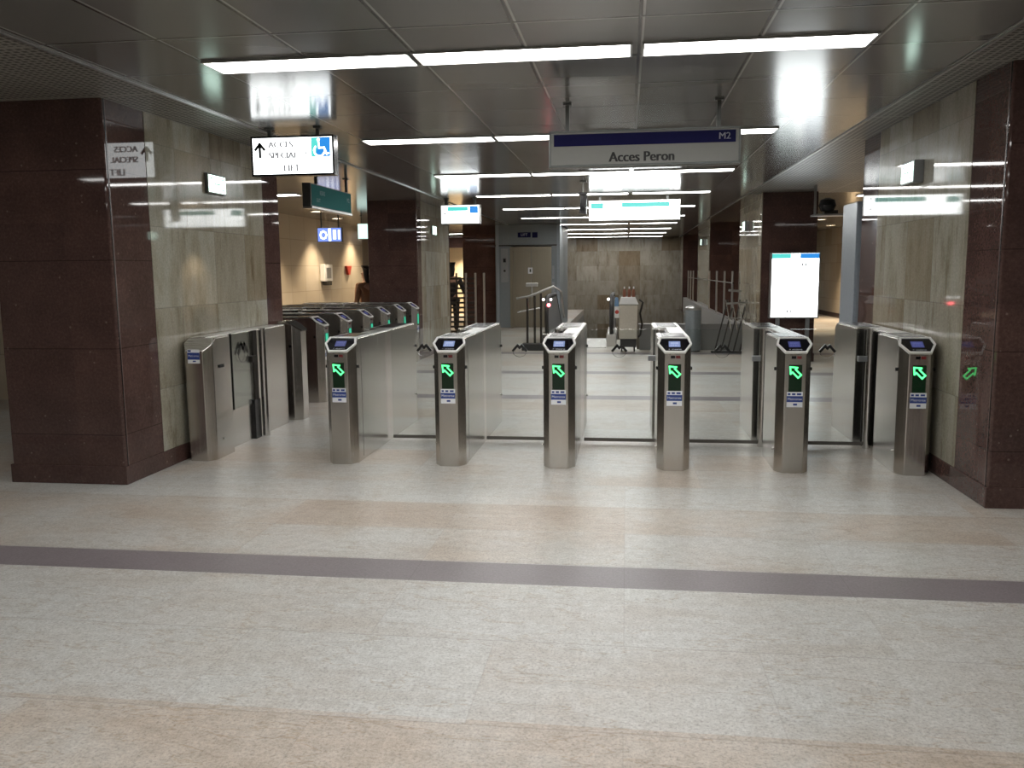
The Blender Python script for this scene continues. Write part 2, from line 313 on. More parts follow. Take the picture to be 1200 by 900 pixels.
# ------------------------------------------------------------------ mesh helpers
class MB:
    def __init__(s): s.v = []; s.f = []; s.m = []; s.mats = []
    def _mi(s, mat):
        if mat not in s.mats: s.mats.append(mat)
        return s.mats.index(mat)
    def add(s, verts, faces, mat=None):
        o = len(s.v); s.v += [tuple(q) for q in verts]
        mi = s._mi(mat)
        for f in faces: s.f.append([i+o for i in f]); s.m.append(mi)
        return s
    def box(s, a, b, mat=None):
        x0, y0, z0 = [min(p, q) for p, q in zip(a, b)]; x1, y1, z1 = [max(p, q) for p, q in zip(a, b)]
        return s.add([(x0,y0,z0),(x1,y0,z0),(x1,y1,z0),(x0,y1,z0),(x0,y0,z1),(x1,y0,z1),(x1,y1,z1),(x0,y1,z1)],
                     [(0,3,2,1),(4,5,6,7),(0,1,5,4),(1,2,6,5),(2,3,7,6),(3,0,4,7)], mat)
    def prism(s, poly, org, U, V, Nn, d, mat=None):
        """poly 2-D outline extruded from org along Nn by d"""
        org, U, V, Nn = map(Vector, (org, U, V, Nn)); n = len(poly)
        a = [org + U*p + V*q for p, q in poly]; b = [p + Nn*d for p in a]
        fl = U.cross(V).dot(Nn) > 0
        f = [list(range(n))[::-1], [i+n for i in range(n)]] + [[i, (i+1) % n, (i+1) % n + n, i+n] for i in range(n)]
        if not fl: f = [q[::-1] for q in f]
        return s.add(a+b, f, mat)
    def tube(s, pts, r, n=10, mat=None, closed=False):
        pts = [Vector(p) for p in pts]; k = len(pts); rs = r if isinstance(r, (list, tuple)) else [r]*k
        vs = []; prev = None
        for i, p in enumerate(pts):
            t = (pts[(i+1) % k] if (closed or i < k-1) else p) - (pts[i-1] if (closed or i > 0) else p)
            t.normalize()
            if prev is None:
                a = t.orthogonal().normalized()
            else:
                a = (prev - t*prev.dot(t)); a = a.normalized() if a.length > 1e-6 else t.orthogonal().normalized()
            prev = a; b = t.cross(a)
            vs += [p + (a*math.cos(2*PI*j/n) + b*math.sin(2*PI*j/n))*rs[i] for j in range(n)]
        f = []
        for i in range(k if closed else k-1):
            for j in range(n):
                i2 = (i+1) % k
                f.append([i*n+j, i*n+(j+1) % n, i2*n+(j+1) % n, i2*n+j])
        if not closed: f += [list(range(n))[::-1], [(k-1)*n+j for j in range(n)]]
        return s.add(vs, f, mat)
    def cyl(s, a, b, r, n=16, mat=None): return s.tube([a, b], r, n, mat)
    def lathe(s, prof, org=(0, 0, 0), n=20, mat=None):
        org = Vector(org); vs = []; k = len(prof)
        for r, z in prof: vs += [org + Vector((r*math.cos(2*PI*j/n), r*math.sin(2*PI*j/n), z)) for j in range(n)]
        f = [[i*n+j, i*n+(j+1) % n, (i+1)*n+(j+1) % n, (i+1)*n+j] for i in range(k-1) for j in range(n)]
        f += [list(range(n))[::-1], [(k-1)*n+j for j in range(n)]]
        return s.add(vs, f, mat)
    def bars(s, pts, wdt, org, U, V, Nn, d, mat=None, closed=False):
        """stroke along a 2-D polyline, as thin prisms"""
        k = len(pts)
        for i in range(k if closed else k-1):
            a = Vector(pts[i]); b = Vector(pts[(i+1) % k]); t = (b-a).normalized(); nn = Vector((-t.y, t.x))*wdt/2; e = t*wdt/2*0.8
            s.prism([a-nn-e, b-nn+e, b+nn+e, a+nn-e], org, U, V, Nn, d, mat)
        return s
    def build(s, name, mat=None, parent=None, bevel=0, smooth=False):
        me = bpy.data.meshes.new(name); me.from_pydata(s.v, [], s.f)
        for k in s.mats: me.materials.append(k if k is not None else mat)
        me.polygons.foreach_set('material_index', s.m)
        if bevel:
            bm = bmesh.new(); bm.from_mesh(me)
            bmesh.ops.bevel(bm, geom=[e for e in bm.edges if len(e.link_faces) == 2 and e.calc_face_angle(0) > 0.35], offset=bevel, segments=2, affect='EDGES', profile=0.5)
            bm.to_mesh(me); bm.free()
        if smooth:
            me.polygons.foreach_set('use_smooth', [True]*len(me.polygons))
            try: me.set_sharp_from_angle(angle=math.radians(40))
            except Exception: pass
        me.update()
        o = bpy.data.objects.new(name, me); COL.objects.link(o)
        if parent: o.parent = parent
        return o
def empty(name, loc, rz=0):
    o = bpy.data.objects.new(name, None); COL.objects.link(o); o.location = loc; o.rotation_euler = (0, 0, rz); o.empty_display_size = 0.1; return o
def tag(o, label, cat, group=None):
    o['label'] = label; o['category'] = cat
    if group: o['group'] = group
    return o
def struct(o): o['kind'] = 'structure'; return o
def copy_tree(o, parent=None):
    c = o.copy(); COL.objects.link(c)
    if parent: c.parent = parent
    for ch in list(o.children): copy_tree(ch, c)
    return c
def text_mesh(body, size, align='CENTER'):
    cu = bpy.data.curves.new('lettering_curve', 'FONT'); cu.body = body; cu.size = size; cu.align_x = align; cu.align_y = 'CENTER'; cu.extrude = 0.0; cu.resolution_u = 3
    o = bpy.data.objects.new('lettering_curve', cu); COL.objects.link(o)
    dg = bpy.context.evaluated_depsgraph_get(); dg.update()
    me = bpy.data.meshes.new_from_object(o.evaluated_get(dg)); bpy.data.objects.remove(o)
    return me
def text(name, items, mat, parent, U, V, Nn, bold=0.0):
    """items: (string, size, origin, align[, xscale]); all the words of one part in one mesh"""
    U, V, Nn = map(Vector, (U, V, Nn)); mb = MB()
    for it in items:
        s, size, org, al = it[:4]; xs = it[4] if len(it) > 4 else 1
        me = text_mesh(s, size, al); org = Vector(org)
        for dx in ((0,) if not bold else (-bold, 0, bold)):
            mb.add([org + U*(v.co.x*xs+dx) + V*v.co.y + Nn*0.0004*(1+abs(dx)*10) for v in me.vertices], [list(p.vertices) for p in me.polygons])
        bpy.data.meshes.remove(me)
    return mb.build(name, mat, parent)
XP, YP, ZP = Vector((1, 0, 0)), Vector((0, 1, 0)), Vector((0, 0, 1))

# ------------------------------------------------------------------ the setting
CZ = 2.70
LX, RX = -3.555, 2.24          # faces of the pillars along the passage
WL, WR = -6.95, 6.3           # outer side walls
def slab(mb, x0, x1, y0, y1, z0, z1): mb.box((x0, y0, z0), (x1, y1, z1))
f = MB()
slab(f, -9.5, -1.7, -7, 33.3, -0.2, 0); slab(f, -1.7, -1.62, -7, 16.4, -0.2, 0); slab(f, -1.62, 0.2, -7, 18.7, -0.2, 0)
slab(f, 0.2, 2.13, -7, 16.45, -0.2, 0); slab(f, 2.13, 6.5, -7, 33.3, -0.2, 0)
slab(f, -1.7, -1.62, 16.4, 33.3, -0.2, 0)
struct(f.build('floor', M['floor']))
struct(MB().box((-3.09, -7, CZ), (1.94, 33.3, CZ+0.1)).build('ceiling', M['ceil']))
c = MB(); c.box((-9.5, -7, 2.694), (-3.09, 8.7, 2.8), M['perf']); c.box((-9.5, 8.7, 2.694), (-3.09, 33.3, 2.8), M['sideceil'])
struct(c.build('ceiling_left'))
c = MB(); c.box((1.94, -7, 2.694), (6.5, 14.6, 2.8), M['perf']); c.box((1.94, 14.6, 2.694), (6.5, 33.3, 2.8), M['sideceil'])
struct(c.build('ceiling_right'))
struct(MB().box((-3.1, -6.9, 2.688), (-3.084, 33.2, 2.705)).build('trim_1', M['trimalu']))
struct(MB().box((1.932, -6.9, 2.688), (1.948, 33.2, 2.705)).build('trim_2', M['trimalu']))
# walls
wl = MB(); wl.box((WL-0.2, 9.5, 0), (WL, 22.3, 2.8), M['beige']); wl.box((WL-2.2, 22.3, 0), (WL-2.0, 33.3, 2.8), M['bench']); wl.box((-9.5, -7, 0), (-9.3, 9.5, 2.8), M['beige']); wl.box((-9.5, 9.5, 0), (WL-0.2, 9.7, 2.8), M['beige'])
struct(wl.build('wall_left'))
struct(MB().box((WR, -7, 0), (WR+0.2, 33.3, 2.8)).build('wall_right', M['beige']))
struct(MB().box((-9.5, 33.1, -4), (6.5, 33.3, 2.8)).build('wall_back', M['backwall']))
struct(MB().box((-9.5, -7.2, -0.1), (6.5, -7, 2.8)).build('wall_front', M['bench']))
struct(MB().box((WR-0.02, 9, 0), (WR, 33, 0.14)).build('baseboard_right', M['dark']))
# well sides below the floor
ws = MB(); ws.box((-1.72, 16.4, -4), (-1.62, 33.1, -0.2)); ws.box((2.13, 16.4, -4), (2.25, 33.1, -0.2)); ws.box((0.1, 18.7, -4), (0.2, 33.1, 0))
struct(ws.build('trim_3', M['parapet']))

# pillars clad in maroon granite with travertine on the faces along the passage
def pillar(x0, x1, y0, y1, inner, name, bname, s0=0.52, s1=0.4):
    ix = x1 if inner > 0 else x0
    mb = MB(); mb.box((x0, y0, 0), (x1, y1, 2.74), M['dark'])
    ob = mb.build(name, M['dark'], bevel=0.012)
    st = MB(); st.box((ix - inner*0.01, y0+s0, 0.13), (ix + inner*0.003, y1-s1, 2.72)); st.build('stone_panel', M['stone'], ob)
    yg = y0+0.035
    MB().box((ix - inner*0.01, yg, 0.135), (ix + inner*0.0025, yg+0.007, 2.72)).build('corner_strip', M['edge'], ob)
    MB().box((ix - inner*0.01, yg-0.01, 0.135), (ix + inner*0.002, yg, 2.72)).build('corner_groove', M['black'], ob)
    struct(ob)
    sk = MB(); e = 0.012
    sk.box((x0-e, y0-e, 0), (x1+e, y1+e, 0.135)); struct(sk.build(bname, M['dark'], bevel=0.004))
    return ob
pillar(-4.44, LX, 5.62, 8.6, 1, 'wall_left_pillar', 'baseboard_left_pillar')
pillar(RX, 3.1, 5.57, 8.78, -1, 'wall_right_pillar', 'baseboard_right_pillar', 0.55, 0.54)
pillar(-4.36, -3.51, 14.32, 17.05, 1, 'wall_left_pillar.001', 'baseboard_left_pillar.001', 0.3, 0.1)
pillar(2.13, 2.99, 14.32, 17.05, -1, 'wall_right_pillar.001', 'baseboard_right_pillar.001', 0.0, 0.1)
pillar(-4.36, -3.47, 22.9, 25.6, 1, 'wall_left_pillar.002', 'baseboard_left_pillar.002', 0.3, 0.1)
pillar(2.13, 2.99, 23.1, 26.8, -1, 'wall_right_pillar.002', 'baseboard_right_pillar.002', 0.0, 0.1)
pillar(1.98, 2.99, 31.4, 33.05, -1, 'wall_right_pillar.003', 'baseboard_right_pillar.003', 0.3, 0.1)

# ------------------------------------------------------------------ ceiling strip lights
def strip_light():
    r = empty('ceiling_light', (0, 0, 0))
    fr = MB(); L, W, t = 0.605, 0.14, 0.012
    for a, b in (((-L, -W), (L, -W+t)), ((-L, W-t), (L, W)), ((-L, -W+t), (-L+t, W-t)), ((L-t, -W+t), (L, W-t))):
        fr.box((a[0], a[1], -0.012), (b[0], b[1], 0.0))
    fr.build('frame', M['trimalu'], r)
    MB().box((-L+t, -W+t, -0.008), (L-t, W-t, 0.0)).build('diffuser', M['lamp'], r)
    return r
ordn = ['nearest', 'second', 'third', 'fourth', 'fifth', 'sixth', 'seventh', 'eighth', 'ninth', 'tenth']
prot = None
for k in range(-3, 10):
    y = 4.95 + 3.0*k
    for i, xc in enumerate((-1.81, -0.585, 0.68)):
        o = prot if prot else None
        if prot is None: prot = o = strip_light()
        else: o = copy_tree(prot)
        o.location = (xc, y, CZ)
        side = ('left-hand', 'middle', 'right-hand')[i]
        if k >= 0: lab = f'{side} long fluorescent strip in the {ordn[k]} row of ceiling lights'
        else: lab = f'{side} long fluorescent strip, {("first", "second", "third")[-k-1]} ceiling row behind the viewpoint'
        tag(o, lab, 'ceiling light', 'fluorescent strips in rows along the passage ceiling')
# lights of the side halls (same fittings, turned along or across)
for (xc, y, lab) in ((-5.6, 12.9, 'fluorescent strip on the side hall ceiling behind the teal hanging sign'),
                     (-6.2, 4.6, 'fluorescent strip on the ceiling of the left side hall near the pillar'),
                     (-6.2, 1.0, 'fluorescent strip far out in the left side hall'),
                     (4.4, 15.2, 'fluorescent strip on the right side hall ceiling behind the camera bracket'),
                     (4.6, 4.0, 'fluorescent strip of the right side hall beyond the pillar'),
                     (-5.6, 27.5, 'fluorescent strip lighting the passage behind the bar fence')):
    o = copy_tree(prot); o.location = (xc, y, 2.694); tag(o, lab, 'ceiling light', 'strips of the side halls')

# ------------------------------------------------------------------ ticket gates
HW, FWD = 0.1215, 0.0725
GL, MY0, MY1 = 2.1, 0.62, 1.25
SL0, SL1, ZT = 0.14, 0.89, 0.985   # slope run, slope low height, top height
def zs(y): return SL1 + (ZT-SL1)*min(1, y/SL0)
CD = 0.078   # depth of the front chamfers
def zs2(y): return zs(min(y, GL-y))
def cabinet_body(mb):
    """one outline: eight-sided ends, straight right side, recess for the swing leaf on the left"""
    pl = [(-FWD, 0), (FWD, 0), (HW, CD), (HW, SL0), (HW, GL-SL0), (HW, GL-CD), (FWD, GL), (-FWD, GL), (-HW, GL-CD), (-HW, GL-SL0),
          (-HW, MY1), (-0.015, MY1), (-0.015, MY0), (-HW, MY0), (-HW, SL0), (-HW, CD)]
    n = len(pl)
    vs = [(x, y, 0) for x, y in pl] + [(x, y, zs2(y)) for x, y in pl]
    fs = [list(range(n))[::-1]] + [[i, (i+1) % n, (i+1) % n+n, i+n] for i in range(n)]
    t = lambda *k: [q+n for q in k]
    fs += [t(0, 1, 2, 3, 14, 15), t(4, 5, 6, 7, 8, 9), t(3, 4, 9, 10, 11, 12, 13, 14)]
    mb.add(vs, fs)
def slope_pt(x, t, up_):   # t = metres up the slope plane in y, up_ = lift off the plane
    d = Vector((0, SL0, ZT-SL1)).normalized(); nn = Vector((0, -d.z, d.y))
    return Vector((x, 0, SL1)) + d*t + nn*up_
SLN = math.hypot(SL0, ZT-SL1)
def hexo(k, top=0.0, bot=0.0):  # outline of the sloping head, inset by k; coordinates (x, along slope)
    s = SLN/SL0
    return [(-FWD+k*0.5, k), (FWD-k*0.5, k), (HW-k, CD*s+k*0.1), (HW-0.018-k*0.8, SLN-k), (-HW+0.018+k*0.8, SLN-k), (-HW+k, CD*s+k*0.1)]
SU = XP; SV = Vector((0, SL0, ZT-SL1)).normalized(); SN = Vector((0, -SV.z, SV.y))
ARROW = [(0, 1), (0.72, 0.25), (0.33, 0.25), (0.33, -0.85), (-0.33, -0.85), (-0.33, 0.25), (-0.72, 0.25)]
def rot2(p, a): return (p[0]*math.cos(a)-p[1]*math.sin(a), p[0]*math.sin(a)+p[1]*math.cos(a))
def emblem(parent, org, U, s=0.062, d=0.016):
    mb = MB(); U = Vector(U); Nn = U.cross(ZP)
    mb.bars([(p*s, q*s) for p, q in [(-0.92, -0.3), (-0.3, 0.42), (0, 0.08), (0.3, 0.42), (0.92, -0.3)]], 0.33*s, org, U, ZP, -Nn, d)
    # thin ring under the M
    ring = [(1.02*s*math.cos(a), -0.25*s + 0.95*s*math.sin(a)) for a in [PI*1.12 + i*PI*0.76/8 for i in range(9)]]
    mb.bars(ring, 0.0018, org, U, ZP, -Nn, d*0.95)
    return mb.build('emblem', M['black'], parent)
def gate(head=True, flap='closed', led='green'):
    r = empty('ticket_gate', (0, 0, 0))
    b = MB(); cabinet_body(b)
    b.build('cabinet', M['steel'], r, bevel=0.004)
    # dark plinth line and bright strip along the top
    t = MB(); t.box((-HW+0.006, SL0+0.012, ZT), (HW-0.006, MY0-0.02, ZT+0.008)); t.box((-0.01, MY0-0.02, ZT), (HW-0.006, MY1+0.02, ZT+0.008)); t.box((-HW+0.006, MY1+0.02, ZT), (HW-0.006, GL-SL0-0.012, ZT+0.008))
    t.build('top_cover', M['steeltop'], r, bevel=0.002)
    for ya, yb in ((SL0+0.05, MY0-0.06), (MY1+0.06, GL-SL0-0.06)): MB().box((-HW+0.035, ya, ZT+0.008), (HW-0.035, yb, ZT+0.011)).build('top_inlay', M['black'], r)
    # recess with the swing post and its dark backing
    MB().box((-0.03, MY0+0.01, 0.02), (-0.016, MY1-0.01, 0.975)).build('recess_lining', M['darkmetal'], r)
    MB().cyl((-0.075, 0.98, 0.0), (-0.075, 0.98, 1.0), 0.034, 18).build('flap_post', M['chrome'], r, smooth=True)
    MB().cyl((-0.07, 1.09, 0.0), (-0.07, 1.09, 0.985), 0.028, 18).build('flap_post', M['darkmetal'], r, smooth=True)
    for sx, yy, zz in ((1, 0.1, 0.765), (-1, 0.1, 0.765), (1, GL-0.1, 0.765), (1, GL-0.12, 0.28), (-1, 0.13, 0.16)):
        MB().cyl((sx*HW*0.98, yy, zz), (sx*(HW+0.012), yy, zz), 0.013 if zz > 0.5 else 0.008, 12).build('lock', M['black'] if zz > 0.5 else M['chrome'], r, smooth=True)
    # thin seams of the side panels
    for yy in (0.2,): MB().box((HW-0.0005, yy-0.002, 0.03), (HW+0.0008, yy+0.002, 0.96)).build('panel_seam', M['darkmetal'], r)
    if head:
        d = MB()
        o, i = hexo(-0.006), hexo(0.010); n = 6
        P = lambda q, h: slope_pt(q[0], q[1], h)
        vs = [P(q, -0.004) for q in o] + [P(q, 0.011) for q in o] + [P(q, 0.011) for q in i] + [P(q, 0.0) for q in i]
        fs = []
        for k in range(n):
            k2 = (k+1) % n
            fs += [[k, k2, k2+n, k+n], [k+n, k2+n, k2+2*n, k+2*n], [k+2*n, k2+2*n, k2+3*n, k+3*n]]
        d.add(vs, fs); dp = d.build('display', M['rim'], r)
        MB().prism(hexo(0.010), slope_pt(0, 0, 0.0005), SU, SV, SN, 0.004).build('display_glass', M['blackgloss'], dp)
        MB().prism([(-0.042, 0.062), (0.042, 0.062), (0.042, 0.128), (-0.042, 0.128)], slope_pt(0, 0, 0.0045), SU, SV, SN, 0.0012).build('screen', M['lcd'], dp)
        text('lettering', [('0000', 0.03, slope_pt(0, 0.104, 0.006), 'CENTER'), ('0 0 0 0', 0.022, slope_pt(0, 0.078, 0.006), 'CENTER')], M['lcdtext'], dp, SU, SV, SN)
        text('caption', [('metro', 0.022, slope_pt(0.012, 0.034, 0.005), 'CENTER', 1.3), ('o', 0.018, slope_pt(-0.04, 0.036, 0.005), 'CENTER')], M['lettergrey'], dp, SU, SV, SN)
        # reader marks on the front
        s = MB(); s.box((-0.03, -0.0015, 0.848), (0.002, 0.002, 0.868)); s.build('sensor_window', M['blackgloss'], r)
        s = MB(); s.box((0.008, -0.0015, 0.848), (0.04, 0.002, 0.868)); s.build('sensor_window', M['redled'], r)['label'] = 'dim red sensor window'
        text('lettering', [('i', 0.03, (-0.035, -0.001, 0.883), 'CENTER'), ('((( )', 0.014, (0.02, -0.001, 0.883), 'CENTER', 1.5)], M['letterdark'], r, XP, ZP, -YP)
        pn = MB().box((-0.046, -0.003, 0.607), (0.046, 0.002, 0.805)).build('arrow_panel', M['greenpanel'], r)
        if led == 'green':
            pts = [rot2((p*0.045, q*0.052), PI/4) for p, q in ARROW]
            MB().bars([(p-0.002, q) for p, q in pts], 0.0115, (0, -0.0032, 0.752), XP, ZP, -YP, 0.002, closed=True).build('arrow', M['green'], pn)
        else:
            MB().box((-0.04, -0.006, 0.64), (0.04, -0.003, 0.80)).build('arrow', M['tealled'], pn)
        sz = 0.55
    else:
        d = MB(); o = hexo(0.004)
        d.prism(o, slope_pt(0, 0, -0.002), SU, SV, SN, 0.007); d.build('sloping_lid', M['steeltop'], r, bevel=0.002)
        sz = 0.85
    if head or flap == 'open':
        st = MB().box((-0.056, -0.002, sz-0.056), (0.056, 0.002, sz+0.056)).build('sticker', M['stickw'], r)
        MB().box((-0.056, -0.003, sz-0.018), (0.056, 0, sz+0.026)).build('blue_band', M['stickb'], st)
        text('lettering', [('Metrorex', 0.026, (0, -0.0032, sz+0.004), 'CENTER')], M['stickw'], st, XP, ZP, -YP)
        for xx, zz, ww in ((-0.04, 0.04, 0.018), (-0.008, 0.04, 0.024), (0.03, 0.04, 0.03), (0.004, -0.036, 0.028)):
            MB().box((xx-ww/2, -0.0028, sz+zz-0.007), (xx+ww/2, 0, sz+zz+0.007)).build('pictogram', M['stickb'], st)
    if flap == 'closed':
        g = MB().box((-0.10, 0.985, 0.05), (-0.715, 0.997, 0.995)).build('glass_flap', M['glass'], r)
        MB().box((-0.10, 0.983, 0.022), (-0.715, 0.999, 0.05)).build('bottom_shade_bar', M['shadebar'], g)  # grey-brown bar stands in for the soft shadow below the glass
        for zz in (0.75,): MB().box((-0.05, 0.965, zz-0.022), (-0.17, 1.017, zz+0.022)).build('clamp', M['alu'], g, bevel=0.003)
        emblem(g, (-0.415, 0.983, 0.83), XP)
    elif flap == 'open':
        g = MB().box((HW+0.004, MY0+0.04, 0.32), (HW+0.014, MY1+0.02, 0.985)).build('glass_flap', M['glass'], r)
        e = MB()
        for yy in (MY0+0.0, MY0+0.10): e.box((HW+0.002, yy-0.006, 0.30), (HW+0.017, yy+0.006, 0.99))
        e.build('glass_edge', M['black'], g)
        MB().box((HW+0.0015, MY1-0.11, 0.0), (HW+0.02, MY1+0.0, 0.36)).build('hinge_box', M['black'], g)
        MB().box((HW+0.0015, MY1-0.05, 0.70), (HW+0.024, MY1+0.02, 0.77)).build('clamp', M['darkmetal'], g)
        emblem(g, (HW+0.016, 0.93, 0.83), YP, 0.085)
        MB().cyl((HW+0.03, MY1+0.06, 0.0), (HW+0.03, MY1+0.06, 1.0), 0.028, 18).build('hinge_post', M['chrome'], g, smooth=True)
    return r

def wall_gate():
    """the gate against the left pillar: no display, right side stepped back for the folded leaf"""
    r = empty('ticket_gate', (0, 0, 0)); L = 1.78; xr = HW-0.085
    pl = [(-FWD, 0), (FWD, 0), (HW, CD), (HW, SL0), (HW, 0.38), (xr+0.03, 0.47), (xr, 0.52), (xr, L), (-HW, L), (-HW, SL0), (-HW, CD)]
    n = len(pl)
    vs = [(x, y, 0) for x, y in pl] + [(x, y, zs(y)) for x, y in pl]
    fs = [list(range(n))[::-1]] + [[i, (i+1) % n, (i+1) % n+n, i+n] for i in range(n)]
    t = lambda *k: [q+n for q in k]
    fs += [t(0, 1, 2, 3, 9, 10), t(3, 4, 5, 6, 7, 8, 9)]
    MB().add(vs, fs).build('cabinet', M['steel'], r, bevel=0.004)
    MB().box((-HW+0.006, SL0+0.012, ZT), (xr-0.006, L-0.012, ZT+0.008)).build('top_cover', M['steeltop'], r, bevel=0.002)
    MB().prism(hexo(0.004), slope_pt(0, 0, -0.002), SU, SV, SN, 0.007).build('sloping_lid', M['steeltop'], r, bevel=0.002)
    MB().box((HW-0.004, 0.17, 0.74), (HW+0.008, 0.25, 0.765)).build('lock', M['black'], r)
    MB().cyl((HW-0.004, 0.2, 0.15), (HW+0.006, 0.2, 0.15), 0.009, 10).build('lock', M['chrome'], r)
    for yy in (0.40, 0.455): MB().box((HW-0.02-(yy-0.38)*0.6-0.012, yy-0.005, 0.34), (HW-(yy-0.38)*0.62+0.003, yy+0.005, 0.985)).build('slot', M['black'], r)
    g = MB().box((xr+0.006, 0.56, 0.33), (xr+0.014, 1.04, 0.985)).build('glass_flap', M['glass'], r)
    MB().box((xr+0.001, 0.553, 0.33), (xr+0.018, 0.562, 0.99)).build('glass_edge', M['black'], g)
    MB().box((xr+0.001, 0.94, 0.0), (xr+0.03, 1.06, 0.36)).build('hinge_box', M['black'], g)
    MB().box((xr+0.001, 0.98, 0.36), (xr+0.02, 1.06, 0.985)).build('hinge_strip', M['darkmetal'], g)
    MB().box((xr+0.001, 0.93, 0.70), (xr+0.03, 1.02, 0.76)).build('clamp', M['darkmetal'], g)
    emblem(g, (xr+0.0165, 0.78, 0.84), YP, 0.10, 0.003)
    MB().cyl((xr+0.05, 1.115, 0.0), (xr+0.05, 1.115, 1.0), 0.034, 18).build('hinge_post', M['chrome'], g, smooth=True)
    sz = 0.85
    st = MB().box((-0.05, -0.002, sz-0.056), (0.05, 0.002, sz+0.056)).build('sticker', M['stickw'], r)
    MB().box((-0.05, -0.003, sz-0.026), (0.05, 0, sz+0.03)).build('blue_band', M['stickb'], st)
    text('lettering', [('Metrorex', 0.023, (0, -0.0032, sz+0.004), 'CENTER')], M['stickw'], st, XP, ZP, -YP)
    MB().box((-0.046, -0.0028, sz+0.036), (-0.02, 0, sz+0.05)).build('pictogram', M['stickb'], st); MB().box((-0.008, -0.0028, sz-0.045), (0.018, 0, sz-0.034)).build('pictogram', M['stickb'], st)
    return r
gy = 6.4
gx = [-3.405, -2.217, -1.352, -0.503, 0.357, 1.219, 2.072]
rows = 'ticket gates of the front row'
g0 = wall_gate(); g0.location = (gx[0], gy, 0)
tag(g0, 'steel ticket gate without display, beside the left pillar, glass leaf folded open', 'ticket gate', rows)
proto = gate(True, 'none')
proto.location = (gx[1], gy, 0)
tag(proto, 'steel ticket gate with display at the wide open lane, second from the left pillar', 'ticket gate', rows)
full = gate(True, 'closed')
gl = ['steel ticket gate with lit arrow, third in the front row counted from the left pillar',
      'steel ticket gate seen straight on in the middle of the front row',
      'steel ticket gate with lit arrow, third in the front row counted from the right pillar',
      'steel ticket gate in the front row, next to the one at the right pillar',
      'steel ticket gate standing against the right pillar']
for i in range(5):
    o = full if i == 0 else copy_tree(full)
    o.location = (gx[2+i], gy, 0); tag(o, gl[i], 'ticket gate', rows)
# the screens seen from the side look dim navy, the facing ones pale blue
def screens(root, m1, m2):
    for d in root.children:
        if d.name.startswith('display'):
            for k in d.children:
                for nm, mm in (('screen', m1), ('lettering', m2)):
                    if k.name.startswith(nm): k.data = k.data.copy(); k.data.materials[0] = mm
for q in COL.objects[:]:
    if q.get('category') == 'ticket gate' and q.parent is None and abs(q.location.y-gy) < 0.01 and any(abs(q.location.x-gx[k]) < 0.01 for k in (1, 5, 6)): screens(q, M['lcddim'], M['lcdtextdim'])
# the first lane (between second and third gate) stays as the photo shows it: its leaf closed too
# side row, running back between the left pillars and facing the passage
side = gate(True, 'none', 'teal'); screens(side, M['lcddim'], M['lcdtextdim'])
sl = ['first side row ticket gate with teal light, nearest behind the left pillar', 'second side row ticket gate with teal light, counted from the near left pillar',
      'third side row ticket gate with teal light, counted from the near left pillar', 'fourth side row ticket gate with teal light, counted from the near left pillar',
      'fifth side row ticket gate with teal light, counted from the near left pillar', 'last side row ticket gate at the foot of the far left pillar']
for i, y in enumerate((9.62, 10.48, 11.42, 12.28, 13.2, 14.07)):
    o = side if i == 0 else copy_tree(side)
    o.location = (-3.46, y, 0); o.rotation_euler = (0, 0, PI/2); tag(o, sl[i], 'ticket gate', 'ticket gates of the side row')
e = empty('gate_end_post', (-3.285, 8.45, 0), PI/2)
pl = [(-FWD, 0), (FWD, 0), (HW, CD), (HW, SL0), (HW, 0.235), (-HW, 0.235), (-HW, SL0), (-HW, CD)]
vs = [(x, y, 0) for x, y in pl] + [(x, y, zs(y)+0.03) for x, y in pl]
MB().add(vs, [list(range(8))[::-1]] + [[i, (i+1) % 8, (i+1) % 8+8, i+8] for i in range(8)] + [[8, 9, 10, 11, 14, 15], [11, 12, 13, 14]]).build('cabinet', M['steel'], e, bevel=0.004)
MB().prism(hexo(0.006), slope_pt(0, 0, 0.02), SU, SV, SN, 0.014).build('sloping_lid', M['darkmetal'], e)
MB().cyl((-HW-0.01, 0.1, 0.76), (-HW+0.004, 0.1, 0.76), 0.013, 10).build('lock', M['black'], e)
tag(e, 'plain steel end post without light, between the left pillar and the teal-lit side gates', 'gate post')

# ------------------------------------------------------------------ signs
def hang(parent, xs, z0, z1, y=0.0, r=0.012, along=XP):
    for x in xs:
        p = along*x; MB().box((p.x-r, p.y+y-r, z0), (p.x+r, p.y+y+r, z1)).box((p.x-r*2.2, p.y+y-r*2.2, z1-0.012), (p.x+r*2.2, p.y+y+r*2.2, z1)).build('hanger', M['signframe'], parent)
def frame_box(x0, x1, z0, z1, y0, y1, t):
    mb = MB(); mb.box((x0, y0+0.006, z0), (x1, y1, z1))
    mb.box((x0, y0, z0), (x1, y0+0.006, z0+t)); mb.box((x0, y0, z1-t), (x1, y0+0.006, z1)); mb.box((x0, y0, z0+t), (x0+t, y0+0.006, z1-t)); mb.box((x1-t, y0, z0+t), (x1, y0+0.006, z1-t))
    return mb
